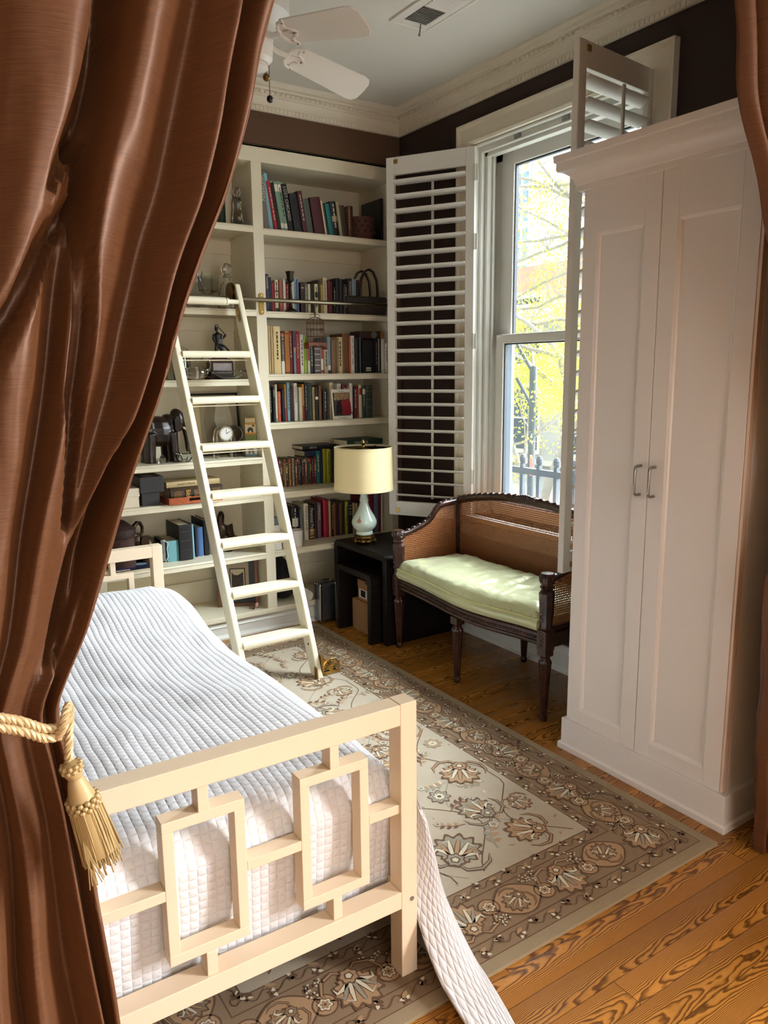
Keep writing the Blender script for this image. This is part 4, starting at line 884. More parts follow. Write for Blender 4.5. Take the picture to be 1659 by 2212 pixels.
for x, wd, h, dd, c, lab, y in ((-1.500, .066, .118, .17, 'turq', 'thick turquoise clothbound book beside the black bible, floor side shelf', .115), (-1.432, .072, .202, .22, 'black', 'thick black leather bible with raised bands', .10), (-1.356, .012, .196, .15, 'skyblue', 'slim pale blue book beside the black bible', .115), (-1.328, .010, .17, .14, 'charcoal', 'narrow black notebook beside the blue spiral notebook', .14), (-1.314, .036, .168, .16, 'blue2', 'blue spiral bound notebook beside the ladder stile', .15), (-1.274, .026, .205, .2, 'black', 'black ring binder behind the ladder stile', .145), (-1.244, .03, .18, .16, 'taupe', 'grey cloth book behind the ladder stile', .15)):
    t = thing('book', lab, 'book', (x, y, .4725), 'books in the left bay'); book(t, wd, h, dd, c)
    if 'bands' in lab:
        b = B()
        for z in (.055, .108, .16, .19): b.box(.006, wd-.006, -.003, .003, z, z+.005)
        out('raised_bands', b, cm('charcoal'), t, local=True, bevel=.002)
    if 'spiral' in lab:
        b = B()
        for k in range(18): b.tube([(.004+.006*cos(q), .0+.006*sin(q), .008+k*.009+.001*q) for q in [j*PI/5 for j in range(10)]], .0009, 5)
        out('spiral', b, BLACK, t, local=True)
t = thing('notebook', 'black notebook with a white spiral and loose cord beside the turquoise book', 'notebook', (-1.53, .13, .4725)); b = B(); b.box(-1.53, -1.506, .13, .25, .4725, .60); out('cover', b, cm('black'), t, bevel=.002)
b = B()
for k in range(16): b.tube([(-1.518+.012*cos(q), .129+.006*sin(q), .485+k*.0075) for q in [j*PI/5 for j in range(11)]], .0011, 5)
out('spiral', b, M('white_plastic', S(230, 228, 222), .4), t)
b = B(); b.tube([(-1.512, .125, .595), (-1.49, .115, .58), (-1.505, .105, .55), (-1.498, .10, .51), (-1.52, .10, .478)], .0015, 5); out('cord', b, M('white_plastic', S(230, 228, 222), .4), t, smooth=True)
t = thing('magazine', 'dark blue and purple magazine lying flat seen through the headboard', 'magazine', (-1.70, .09, .4725)); b = B(); b.box(-1.81, -1.575, .012, .20, .4725, .484); out('pages', b, PAGES, t); b = B(); b.box(-1.812, -1.573, .010, .202, .484, .4855); cv = out('cover', b, cm('navy'), t)
b = B(); b.box(-1.78, -1.69, .06, .13, .4855, .4862); out('purple_panel', b, M('violet_print', S(92, 58, 116), .5, var=.5, scale=40), cv); b = B(); b.lathe([(0, 0), (.035, 0), (.035, .0012), (0, .0012)], (-1.65, .12, .4855), 24, sy=.8); out('silver_disc', b, cm('bluegrey'), cv)
b = B(); b.box(-1.80, -1.73, .02, .035, .4855, .4862); out('title_block', b, cm('white'), cv)
# floor shelf
t = thing('picture_frame', 'framed engraving in black mount leaning on the bookcase upright behind the ladder', 'picture frame', (-1.085, .145, .136)); t.rotation_euler = (-.10, 0, -.42)
GW = M('gilt_walnut', S(112, 70, 42), .4, .2)
b = B(); [b.box(*q) for q in ((-.118, -.100, 0, .02, 0, .32), (.100, .118, 0, .02, 0, .32), (-.1, .1, 0, .02, 0, .018), (-.1, .1, 0, .02, .302, .32))]; out('frame', b, GW, t, local=True, bevel=.002)
for nm, m_, q in (('black_mount', BLACK, (-.1, .1, .006, .012, .018, .302)), ('cream_mount', cm('beige'), (-.066, .066, .0052, .0062, .06, .262)), ('engraving_paper', cm('cream'), (-.040, .040, .0046, .0054, .10, .222))):
    b = B(); b.box(*q); out(nm, b, m_, t, local=True)
b = B(); b.prism([(-.034, .112), (-.034, .208), (-.022, .190), (.0, .186), (.018, .194), (.034, .206), (.034, .112)], .004, .0048, lambda u, v, q: (u, q, v)); out('engraving', b, M('engraved_trees', S(66, 56, 46), .6, var=.8, scale=90), t, local=True)
b = B(); b.box(-.046, .046, .0050, .0058, .094, .228); out('inner_line', b, cm('darkbrown'), t, local=True)
t = thing('figurine', 'small pink and brown twig ornament lying in front of the framed engraving', 'ornament', (-1.03, .05, .136)); b = B()
for i in range(9): b.tube([(-1.03, .05, .142), (-1.03+R.uniform(-.05, .02), .05+R.uniform(-.02, .02), .139+R.uniform(0, .02))], [.005, .002], 6)
out('twigs', b, M('brown_twig', S(96, 66, 56), .7), t); b = B(); b.prism([(-.008, 0), (.010, .004), (.010, .022), (.002, .030), (-.008, .018)], -.006, .006, lambda u, v, q: (-1.015+u, .045+q, .146+v)); out('pink_petal', b, M('dusty_pink', S(190, 140, 132), .6), t, bevel=.002)
t = thing('bag', 'black fabric bag slumped on the floor shelf behind the ladder', 'bag', (-.79, .15, .136)); b = B(); b.ell((-.806, .17, .27), (.070, .10, .135), 18); b.ell((-.80, .16, .196), (.078, .11, .060), 18); b.ell((-.83, .14, .36), (.040, .07, .06), 14)
o = out('body', b, M('black_fabric', S(16, 15, 16), .9, bump=.004, bscale=30), t, smooth=True); remesh(o, .012, 4)
t = thing('mat', 'rolled up white mat on the floor shelf beside the metal case', 'mat', (-.705, .12, .136)); b = B(); m_ = Matrix.Translation((-.705, -.02, .175)) @ Matrix.Rotation(-PI/2, 4, 'X')
sp_ = [((.006+.0028*a/PI*1.6)*cos(a), (.006+.0028*a/PI*1.6)*sin(a)) for a in [i*PI/10 for i in range(76)]]
ring = [[b.bm.verts.new(m_ @ Vector((x, y, z))) for x, y in sp_] for z in (0, .30)]
for i in range(len(sp_)-1): b.f([ring[0][i], ring[0][i+1], ring[1][i+1], ring[1][i]])
o = out('roll', b, M('white_mat', S(216, 212, 206), .8), t, smooth=True); q = o.modifiers.new('thick', 'SOLIDIFY'); q.thickness = .0024
t = thing('cup', 'white ceramic cup in front of the books behind the lamp body', 'cup', (-.735, .055, .4725)); b = B(); b.lathe([(.034, 0), (.036, .004), (.041, .10), (.038, .10), (.033, .01), (0, .008)], (-.735, .055, .4725), 28); out('body', b, M('white_ceramic', S(222, 220, 214), .2), t, smooth=True)
t = thing('box', 'white carton behind the ladder beside the upright, above the floor shelf', 'box', (-.86, .10, .4725)); b = B(); b.box(-.895, -.845, .03, .18, .4725, .62); out('carton', b, M('white_card', S(222, 220, 212), .6), t, bevel=.001); b = B(); b.box(-.8455, -.8445, .05, .15, .50, .57); out('print', b, cm('charcoal'), t)
t = thing('box', 'grey box on the books shelf above the white carton', 'box', (-.87, .15, .62)); b = B(); b.box(-.893, -.845, .06, .20, .6205, .66); out('carton', b, cm('bluegrey'), t, bevel=.001)
for i, (x, wd, h, c, lab) in enumerate(((-.19, .042, .255, 'darkred', 'large dark red album behind the lamp body'), (-.145, .03, .27, 'slate', 'tall blue picture book near the end panel behind the lamp'), (-.112, .018, .265, 'darkred', 'narrow dark red book near the end panel behind the lamp'), (-.093, .012, .245, 'white', 'slim white book against the end panel behind the lamp'))):
    t = thing('book', lab, 'book', (x, .10, .4725), 'books on the shelf behind the lamp body'); book(t, wd, h, .2, c)
# aluminium case on the floor
t = thing('metal_case', 'silver aluminium case standing on the floor against the bookcase', 'case', (-.60, -.05, 0)); AL = M('brushed_aluminium', S(150, 156, 162), .35, 1, var=.06, stretch=(1, 1, 20))
b = B(); b.box(-.655, -.535, -.075, .005, .012, .245); out('shell', b, AL, t, bevel=.012, seg=4)
b = B(); [b.box(x-.006, x+.006, -.081, -.06, .014, .243) for x in (-.649, -.541)]; b.box(-.655, -.535, -.041, -.031, .010, .249); out('edge_trim', b, M('bright_aluminium', S(190, 194, 198), .2, 1), t, bevel=.003)
b = B(); b.tube([(-.62, -.035, .246), (-.62, -.035, .262), (-.57, -.035, .262), (-.57, -.035, .246)], .005, 8); out('handle', b, BLACK, t, smooth=True)
b = B(); [b.ell((x, y, z), (.010, .010, .010), 10) for x in (-.648, -.542) for y in (-.07, -.005) for z in (.018, .24)]; out('corner_caps', b, NICKEL, t, smooth=True)
# ------------------------------------------------------------------ nest of tables, boxes, lamp
def waterfall(b, x0, x1, y0, y1, h, t, r):
    """U shaped table seen from its open side: top and two side panels with rounded shoulders"""
    def arch(i): 
        k = r-i if i else r; k = max(k, .012); p = [(y0+i, 0), (y0+i, h-i-k)]+[(y0+i+k-k*cos(a), h-i-k+k*sin(a)) for a in [j*PI/12 for j in range(1, 7)]]
        return p+[(y0+y1-y, z) for y, z in reversed(p)]
    o_, q = arch(0), arch(t)
    b.prism(o_+list(reversed(q)), x0, x1, lambda u, v, s: (s, u, v)); return b
t = thing('nesting_table', 'larger dark oak waterfall table holding the lamp', 'table', (-.30, -.35, 0), 'nest of two waterfall tables'); out('body', waterfall(B(), -.545, -.07, -.626, -.062, .515, .036, .04), ESPRESSO, t, bevel=.004, smooth=True)
t = thing('nesting_table', 'smaller dark waterfall table tucked under the lamp table', 'table', (-.36, -.37, 0), 'nest of two waterfall tables'); out('body', waterfall(B(), -.605, -.13, -.560, -.180, .400, .034, .045), ESPRESSO, t, bevel=.004, smooth=True)
CARD = M('kraft_cardboard', S(150, 112, 78), .8, var=.06)
t = thing('cardboard_box', 'plain kraft box on the floor under the small table', 'box', (-.42, -.36, 0), 'cardboard boxes under the tables'); b = B(); b.box(-.525, -.25, -.50, -.235, .001, .185); out('carton', b, CARD, t, bevel=.001)
t = thing('shoe_box', 'kraft shoe box with barcode label and thumb hole, on the plain box', 'box', (-.38, -.36, .185), 'cardboard boxes under the tables'); b = B(); b.box(-.505, -.24, -.52, -.27, .1855, .300); out('carton', b, CARD, t)
b = B(); b.box(-.507, -.238, -.523, -.267, .262, .3045); out('lid', b, CARD, t, bevel=.001)
b = B(); b.tlathe([(0, 0), (.014, 0), (.014, .001), (0, .001)], Matrix.Translation((-.5072, -.365, .3035)) @ Matrix.Rotation(-PI/2, 4, 'Y'), 20); out('thumb_hole', b, BLACK, t)
b = B(); b.box(-.5062, -.505, -.375, -.285, .200, .250); lb = out('label_sticker', b, M('label_white', S(220, 218, 214), .6, var=0), t); b = B(); b.box(-.5066, -.5060, -.352, -.300, .206, .246); out('black_print', b, BLACK, lb)
b = B(); [b.box(-.5066, -.5060, -.372+.0, -.362, .203+.005*k, .2055+.005*k) for k in range(9)]; out('small_print', b, BLACK, lb)

LX, LY, LZ = -.452, -.265, .5155
lamp = thing('table_lamp', 'table lamp with cream drum shade and pale celadon vase body', 'lamp', (LX, LY, LZ)); c0 = (LX, LY, LZ)
b = B(); b.lathe([(.050, .012), (.066, .014), (.064, .022), (.052, .030), (.060, .036), (.058, .042), (.046, .048), (.044, .052)], c0, 48, lobes=8, la=.05)
for k in range(8):
    a = 2*PI*k/8; b.tube([(LX+.058*cos(a), LY+.058*sin(a), LZ+.026), (LX+.066*cos(a), LY+.066*sin(a), LZ+.014), (LX+.062*cos(a), LY+.062*sin(a), LZ+.006), (LX+.068*cos(a), LY+.068*sin(a), LZ+.002)], [.006, .007, .005, .005], 8)
    a += PI/8; b.ell((LX+.060*cos(a), LY+.060*sin(a), LZ+.020), (.012, .012, .006), 8)
out('pierced_base', b, DKBRASS, lamp, smooth=True)
CEL = M('celadon_porcelain', S(190, 206, 194), .12, var=.03, scale=8, coat=.6)
b = B(); b.lathe([(.046, .050), (.050, .054), (.049, .066), (.044, .070), (.052, .078), (.068, .098), (.0745, .118), (.072, .136), (.060, .160), (.042, .190), (.030, .215), (.0245, .236), (.024, .242), (.0262, .246), (.0262, .258), (.0235, .262), (.0215, .275), (.0205, .34), (.023, .365), (0, .366)], c0, 40); body = out('vase_body', b, CEL, lamp, smooth=True)
b = B(); d = (CAM-Vector((LX, LY, LZ+.15))); d.z = 0; d.normalize(); sd = Vector((-d.y, d.x, 0))
def crest(u, z): 
    r = interp([(.098, .068), (.118, .0745), (.136, .072), (.160, .060), (.19, .042)], z)+.0006; a = -u/max(r, .01)+math.atan2(d.y, d.x)-.45; return (LX+r*cos(a), LY+r*sin(a), LZ+z)
CR = M('crest_rust', S(160, 96, 66), .4)
for u0, z0, rr in ((0, .148, .006), (-.007, .142, .005), (.007, .142, .005), (0, .135, .006), (-.004, .158, .003), (.004, .158, .003), (0, .163, .003)): 
    v_ = [b.bm.verts.new(crest(u0+rr*cos(q), z0+rr*sin(q))) for q in [i*PI/4 for i in range(8)]]; b.f(v_)
for s in (-1, 1): b.tube([crest(s*.004, .128), crest(s*.011, .130), crest(s*.014, .138), crest(s*.011, .143)], .0012, 5)
out('crest', b, CR, body)
b = B(); b.tube([(LX, LY, LZ+.36), (LX, LY, LZ+.40), (LX, LY, LZ+.565)], .004, 8); b.lathe([(.012, .36), (.016, .37), (.016, .40), (.01, .42)], c0, 16); b.lathe([(.004, .556), (.010, .562), (.006, .568), (.011, .576), (.012, .584), (.006, .592), (.004, .600), (.0, .604)], c0, 16)
for k in range(3):
    a = 2*PI*k/3+.5; b.tube([(LX, LY, LZ+.556), (LX+.10*cos(a), LY+.10*sin(a), LZ+.553), (LX+.160*cos(a), LY+.160*sin(a), LZ+.556)], .0022, 6)
out('finial_and_spider', b, BRASS, lamp, smooth=True)
SHADE = M('cream_linen_shade', S(232, 216, 168), .8, var=.05, scale=40, stretch=(1, 1, 8), bump=.0003, bscale=300)
b = B(); b.lathe([(.172, .316), (.166, .560), (.163, .560), (.169, .316), (.172, .316)], c0, 64); sh = out('lamp_shade', b, SHADE, lamp, smooth=True, angle=60)
b = B(); b.lathe([(.1735, .314), (.1735, .326), (.171, .326), (.168, .314), (.1735, .314)], c0, 64); b.lathe([(.1675, .550), (.1675, .562), (.162, .562), (.162, .550), (.1675, .550)], c0, 64); out('shade_trim', b, M('shade_braid', S(220, 206, 166), .7), sh, smooth=True, angle=60)

# ------------------------------------------------------------------ cane settee
st = thing('settee', 'carved mahogany settee with cane back and arms under the window', 'settee', (-.28, -1.22, 0))
YA, YB, XF, XB = -.668, -1.768, -.488, -.078
def cane():
    m = bpy.data.materials.new('woven_cane'); m.use_nodes = True; n, l = nodes(m); p = n['Principled BSDF']; p.inputs['Base Color'].default_value = (*S(176, 112, 64), 1); p.inputs['Roughness'].default_value = .5
    uv = n.new('ShaderNodeUVMap'); mp = n.new('ShaderNodeMapping'); mp.inputs['Scale'].default_value = (1/.0105,)*3; l.new(uv.outputs[0], mp.inputs[0])
    def cell(off):
        a = n.new('ShaderNodeVectorMath'); a.operation = 'ADD'; a.inputs[1].default_value = off; l.new(mp.outputs[0], a.inputs[0])
        f = n.new('ShaderNodeVectorMath'); f.operation = 'FRACTION'; l.new(a.outputs[0], f.inputs[0])
        s = n.new('ShaderNodeVectorMath'); s.operation = 'SUBTRACT'; s.inputs[1].default_value = (.5, .5, 0); l.new(f.outputs[0], s.inputs[0])
        ab = n.new('ShaderNodeVectorMath'); ab.operation = 'MULTIPLY'; ab.inputs[1].default_value = (1, 1, 0); l.new(s.outputs[0], ab.inputs[0])
        d = n.new('ShaderNodeVectorMath'); d.operation = 'LENGTH'; l.new(ab.outputs[0], d.inputs[0])
        c = n.new('ShaderNodeMath'); c.operation = 'LESS_THAN'; c.inputs[1].default_value = .26; l.new(d.outputs['Value'], c.inputs[0]); return c.outputs[0], d.outputs['Value']
    h, dd = cell((0, 0, 0))
    tr = n.new('ShaderNodeBsdfTransparent'); mx = n.new('ShaderNodeMixShader'); l.new(h, mx.inputs[0]); l.new(p.outputs[0], mx.inputs[1]); l.new(tr.outputs[0], mx.inputs[2]); l.new(mx.outputs[0], n['Material Output'].inputs[0])
    wv = n.new('ShaderNodeTexNoise'); wv.inputs['Scale'].default_value = 3; l.new(mp.outputs[0], wv.inputs[0])
    r = n.new('ShaderNodeValToRGB'); r.color_ramp.elements[0].color = (*S(112, 66, 36), 1); r.color_ramp.elements[1].color = (*S(172, 112, 66), 1); l.new(wv.outputs[0], r.inputs[0]); l.new(r.outputs[0], p.inputs['Base Color'])
    b = n.new('ShaderNodeBump'); b.inputs['Distance'].default_value = .001; l.new(dd, b.inputs['Height']); l.new(b.outputs[0], p.inputs['Normal']); return m
CANE = cane()
def backtop(t): return .780+.075*sin(PI*min(1, max(0, t)))**.8        # crest rail height along the back
armz = [(XF, .640), (-.42, .650), (-.36, .668), (-.31, .686), (-.27, .712), (-.24, .748), (-.215, .772), (-.17, .783), (XB, .788)]
b = B(); pts = [(XB, YA+(YB-YA)*i/24, backtop(i/24)) for i in range(25)]; b.tube(pts, .021, 10)
for i in range(1, 48):
    tt = i/48; y = YA+(YB-YA)*tt; b.ell((XB-.004, y, backtop(tt)+.016), (.011, .016, .007), 8, Matrix.Rotation(.5 if i % 2 else -.5, 3, 'X'))
for s in range(-4, 5): b.ell((XB-.014, (YA+YB)/2+s*.016, backtop(.5)+.010+.010*cos(s*.39)), (.010, .010, .012), 8)
out('crest_rail', b, MAHOG, st, smooth=True)
for y in (YA, YB):
    b = B(); xs = [XF+.01+(XB-XF-.01)*i/22 for i in range(23)]; b.tube([(x, y, sm(armz, x)-.008) for x in xs], [.015+.004*(i/22) for i in range(23)], 10)
    for i in range(1, 22, 2): b.ell((xs[i], y, sm(armz, xs[i])+.008), (.014, .010, .006), 8)
    out('arm_rail', b, MAHOG, st, smooth=True)
for y in (YA, YB):      # front posts carved above the seat, back stiles
    b = B(); b.box(XF-.026, XF+.026, y-.026, y+.026, .325, .412); 
    b.lathe([(.026, .412), (.030, .42), (.026, .43), (.030, .50), (.034, .575), (.028, .583), (.024, .59), (.031, .60), (.026, .61), (.030, .618), (.034, .63), (.035, .648), (.028, .662), (0, .664)], (XF, y, 0), 8)
    for s in (-1, 1):
        b.tlathe([(0, -.005), (.017, -.005), (.019, 0), (.012, .003), (.008, .001), (0, .006)], Matrix.Translation((XF, y+s*.032, .640)) @ Matrix.Rotation(-s*PI/2, 4, 'X'), 14)
    b.tlathe([(0, -.005), (.017, -.005), (.019, 0), (.012, .003), (.008, .001), (0, .006)], Matrix.Translation((XF-.032, y, .640)) @ Matrix.Rotation(-PI/2, 4, 'Y'), 14)
    for k in range(4): b.ell((XF-.029, y, .46+.027*k), (.006, .009, .010), 8); b.ell((XF-.026, y, .345+.018*k), (.005, .013, .007), 8)
    out('front_post', b, MAHOG, st, smooth=True, angle=35)
    b = B(); b.box(XB-.016, XB+.016, y-.016, y+.016, .33, .79); out('back_stile', b, MAHOG, st, bevel=.004)
def railx(tt): return XF-.012-.052*sin(PI*tt)**1.5+.016*sin(2*PI*tt)*sin(PI*tt)
b = B(); n_ = 40; prof = [(0, .338), (.008, .334), (.030, .334), (.034, .338), (.034, .398), (.0, .398), (-.006, .392), (-.006, .386), (.0, .382), (-.002, .36), (-.008, .356), (-.008, .346)]
rings = []
for i in range(n_+1):
    tt = i/n_; y = YA-.026+(YB-YA+.052)*tt; rings.append([b.bm.verts.new((railx(tt)+o, y, z)) for o, z in prof])
for a, c in zip(rings, rings[1:]):
    for k in range(len(prof)): b.f([a[k], a[(k+1) % len(prof)], c[(k+1) % len(prof)], c[k]])
for i in range(86):
    tt = (i+.5)/86; b.ell((railx(tt)-.004, YA-.026+(YB-YA+.052)*tt, .371), (.005, .005, .008), 6)
b.box(XF, XB, YA-.02, YA+.02, .335, .398); b.box(XF, XB, YB-.02, YB+.02, .335, .398); b.box(XB-.018, XB+.018, YA, YB, .335, .398)
out('seat_rail', b, MAHOG, st, smooth=True, angle=40)
b = B(); b.grid(lambda u, v: Vector((railx(v)+.02+(XB-railx(v)-.02)*u, YA+(YB-YA)*v, .392)), 8, 24); out('seat_deck', b, MAHOG, st)
for x, y in ((XF, YA), (XF, YB), (railx(.5)+.02, (YA+YB)/2-.01), (XB, YA), (XB, YB), (XB, (YA+YB)/2-.0)):
    b = B(); c = (x, y, 0); b.box(x-.024, x+.024, y-.024, y+.024, .300, .336)
    b.lathe([(.012, 0), (.016, .004), (.016, .022), (.012, .030), (.0145, .036), (.0175, .10), (.0265, .262), (.029, .270), (.022, .280), (.018, .290), (.026, .300)], c, 24, lobes=12, la=.055)
    out('leg', b, MAHOG, st, smooth=True, angle=50)
def panel(pa, pb, zb, ztop, parent):
    """cane panel in a vertical plane from pa to pb with a shaped top"""
    L = hypot(pb[0]-pa[0], pb[1]-pa[1]); b = B()
    b.grid(lambda u, v: Vector((pa[0]+(pb[0]-pa[0])*u, pa[1]+(pb[1]-pa[1])*u, zb+(ztop(u)-zb)*v)), 40, 1, lambda u, v: (u*L, zb+(ztop(u)-zb)*v)); return out('cane_panel', b, CANE, parent)
panel((XB, YA-.016), (XB, YB+.016), .41, lambda u: backtop(u)-.016, st)
for y in (YA, YB): panel((XF+.024, y), (XB-.016, y), .41, lambda u: sm(armz, XF+.024+(XB-.016-XF-.024)*u)-.022, st)
b = B(); b.box(XB-.012, XB+.012, YA, YB, .405, .425)
for y in (YA, YB): b.box(XF+.02, XB, y-.012, y+.012, .405, .425)
out('cane_frame', b, MAHOG, st)
# its cushion
def satin():
    m = M('pale_green_satin', S(178, 182, 140), .28, metal=.12, var=.10, scale=5, bump=.010, bscale=9, sheen=.3, stretch=(2.2, 1, 1)); n, l = nodes(m); p = n['Principled BSDF']
    uv = n.new('ShaderNodeUVMap'); vo = n.new('ShaderNodeTexVoronoi'); vo.inputs['Scale'].default_value = 17; vo.inputs['Randomness'].default_value = .12; l.new(uv.outputs[0], vo.inputs['Vector'])
    lt = n.new('ShaderNodeMath'); lt.operation = 'LESS_THAN'; lt.inputs[1].default_value = .05; l.new(vo.outputs['Distance'], lt.inputs[0])
    src = p.inputs['Base Color'].links[0].from_socket; mx = n.new('ShaderNodeMix'); mx.data_type = 'RGBA'; l.new(lt.outputs[0], mx.inputs[0]); l.new(src, mx.inputs[6]); mx.inputs[7].default_value = (*S(150, 152, 104), 1); l.new(mx.outputs[2], p.inputs['Base Color']); return m
SATIN = satin()
cu = thing('seat_cushion', 'pale green dotted satin cushion on the cane settee', 'cushion', (-.29, -1.22, .398))
CY0, CY1 = YA-.030, YB+.030
def front(v): return railx(v)-.012+.012*sin(9*v)*.2
def cush(side):
    def fn(u, v):
        x0 = front(v); x1 = XB-.022; x = x0+(x1-x0)*u; y = CY0+(CY1-CY0)*v
        eu = min(u, 1-u)*(x1-x0); ev = min(v, 1-v)*(CY0-CY1); e = min(1, min(eu, ev)/.06); rr = sqrt(max(0, 1-(1-e)**2))
        if side > 0:
            z = .452+.052*rr+.012*noise.noise(Vector((x*7, y*5, 0)))*rr+.009*noise.noise(Vector((x*9+y*7, y*22-x*6, 3)))*rr+.004*noise.noise(Vector((x*24, y*40, 6)))*rr+.018*sin(PI*u)*sin(PI*v)
        else: z = .400+.004*(1-rr)
        return Vector((x, y, z))
    return fn
b = B(); b.grid(cush(1), 36, 90, lambda u, v: (u*.42, v*1.1)); b.grid(cush(-1), 36, 90, lambda u, v: (u*.42, v*1.1))
edge = [(0, i/90) for i in range(91)]+[(i/36, 1) for i in range(1, 37)]+[(1, 1-i/90) for i in range(1, 91)]+[(1-i/36, 0) for i in range(1, 36)]
def ring_(f): return [b.bm.verts.new(q) for q in f]
T_, L_ = cush(1), cush(-1); k = len(edge); rs = []
for j in range(5):
    w_ = j/4; bulge = .010*sin(PI*w_); rr = []
    for (u, v) in edge:
        p = T_(u, v).lerp(L_(u, v), w_); p.x += -bulge if u == 0 else bulge if u == 1 else 0; p.y += bulge*.6 if v == 0 else -bulge*.6 if v == 1 else 0; rr.append(b.bm.verts.new(p))
    rs.append(rr)
for a, c in zip(rs, rs[1:]):
    for i in range(k):
        q = b.f([a[i], a[(i+1) % k], c[(i+1) % k], c[i]])
        for lp in q.loops: lp[b.uv].uv = (lp.vert.co.y*1.0, lp.vert.co.z+.03)
out('cushion_cover', b, SATIN, cu, smooth=True, angle=70)
b = B(); pp = [T_(u, v)+Vector((-.004 if u == 0 else .004 if u == 1 else 0, .003 if v == 0 else -.003 if v == 1 else 0, .001)) for u, v in edge]; b.tube(pp+[pp[0]], .0042, 6); out('piping', b, M('piping_green', S(190, 188, 130), .5), cu, smooth=True)

# ------------------------------------------------------------------ wardrobe
wd = thing('wardrobe', 'tall white two door wardrobe in front of the window wall', 'wardrobe', (-.3, -2.33, 0))
WY_0, WY_1, WXF = -1.985, -2.672, -.562
b = B(); b.box(WXF, -.004, WY_1, WY_0, .05, 2.16); out('carcass', b, WARD, wd, bevel=.002)
mid = -2.319
def door(ya, yb, name):
    b = B(); z0, z1 = .128, 2.122; x0 = WXF-.004; x1 = -.5885
    r_ = .062; r_b = .055; r_t = .15
    b.box(x1, x0, ya, ya-r_, z0, z1); b.box(x1, x0, yb, yb+r_, z0, z1); b.box(x1, x0, ya-r_, yb+r_, z0, z0+r_b); b.box(x1, x0, ya-r_, yb+r_, z1-r_t, z1)
    b.box(x1+.010, x0, ya-r_, yb+r_, z0+r_b, z1-r_t)
    ia, ib, za, zb = ya-r_, yb+r_, z0+r_b, z1-r_t
    # ogee bead round the panel
    k = len(b.bm.verts); b.sweep([(0, 0), (.014, 0), (.010, .006), (.004, .008), (0, .0105)], [(ia, za), (ib, za), (ib, zb), (ia, zb), (ia, za)], side=-1)
    b.bm.verts.ensure_lookup_table()
    for v in b.bm.verts[k:]: v.co = Vector((x1+.010-v.co.z, v.co.x, v.co.y))
    return out(name, b, WARD, wd, bevel=.0015)
d1 = door(-1.992, mid+.0015, 'door'); d2 = door(mid-.0015, -2.660, 'door')
for d_, y in ((d1, mid+.030), (d2, mid-.028)):
    b = B(); b.tube([(-.588, y, 1.172), (-.609, y, 1.172), (-.617, y, 1.168), (-.620, y, 1.158), (-.620, y, 1.088), (-.617, y, 1.076), (-.609, y, 1.072), (-.588, y, 1.072)], .0048, 10); out('handle', b, NICKEL, d_, smooth=True)
b = B(); b.box(-.60, -.004, -2.690, -1.992+.016, 0, .128); b.sweep([(0, 0), (.010, 0), (.010, .022), (.006, .028), (0, .030)], [(-.02, -2.690), (-.60, -2.690), (-.60, -1.976), (-.02, -1.976)], side=1); out('plinth', b, WARD, wd, bevel=.0015)
b = B(); cp = [(0, 2.120), (.014, 2.120), (.014, 2.138), (.020, 2.142), (.024, 2.156), (.034, 2.172), (.050, 2.184), (.064, 2.188), (.068, 2.196), (.068, 2.216), (.074, 2.220), (.076, 2.242), (0, 2.242)]
b.sweep(cp, [(-.01, -2.675), (-.588, -2.675), (-.588, -1.983), (-.01, -1.983)], side=1); b.box(-.588, -.01, -2.675, -1.983, 2.16, 2.24); out('cornice', b, WARD, wd, smooth=True, angle=30)
b = B(); b.box(-.5875, -.560, -2.6715, -2.6625, .13, 2.12); out('side_trim', b, M('pink_beige_edge', S(214, 190, 172), .5), wd)

# ------------------------------------------------------------------ shutters
def shutter(h, f, z0, z1, lab, tilt, rs):
    """louvred panel from hinge point h to free edge f"""
    t = thing('window_shutter', lab, 'shutter', (h[0], h[1], z0), 'louvred shutters of the window'); L = hypot(f[0]-h[0], f[1]-h[1]); t.rotation_euler = (0, 0, math.atan2(f[1]-h[1], f[0]-h[0])); H = z1-z0; th = .014
    for x0, x1 in ((0, .050), (L-.046, L)):
        b = B(); b.box(x0, x1, -th, th, 0, H); out('stile', b, WHITE, t, local=True, bevel=.003)
    for a, c in ((0, .082), (H-.092, H)):
        b = B(); b.box(.050, L-.046, -th*.9, th*.9, a, c); out('top_rail' if a else 'bottom_rail', b, WHITE, t, local=True, bevel=.002)
    n_ = 24
    for i in range(n_):
        z = .082+(H-.174)*(i+.5)/n_; b = B(); m_ = Matrix.Translation((0, 0, z)) @ Matrix.Rotation(tilt, 4, 'X')
        b.prism([(-.031, -.001), (-.024, -.0042), (0, -.0058), (.024, -.0042), (.031, -.001), (.031, .001), (.024, .0042), (0, .0058), (-.024, .0042), (-.031, .001)], .051, L-.047, lambda u, v, q: m_ @ Vector((q, u, v))); out('louver', b, WHITE, t, local=True, smooth=True, angle=30)
    b = B(); b.box(L/2-.007, L/2+.007, *((.030, .040) if rs > 0 else (-.040, -.030)), .10, H-.11); out('tilt_rod', b, WHITE, t, local=True, bevel=.002)
    for z in (.25, H*.5, H*.76, H-.13):
        b = B(); b.box(-.018, .012, th, th+.003, z-.04, z+.04); b.tube([(-.002, th+.003, z-.042), (-.002, th+.003, z+.042)], .005, 8); out('hinge', b, OLDWHITE, t, local=True)
    for z in (.020, H-.035):
        b = B(); b.box(L-.070, L-.046, th-.002, th+.002, z, z+.022); out('latch', b, BRASS, t, local=True, bevel=.001)
    return t
shutter((-.002, -.700), (-.265, -.259), .664, 2.650, 'white louvred shutter panel folded back beside the bookcase', .27, -1)
shutter((-.004, -1.800), (-.509, -1.857), .684, 2.676, 'white louvred shutter panel standing out into the room above the wardrobe', .38, 1)
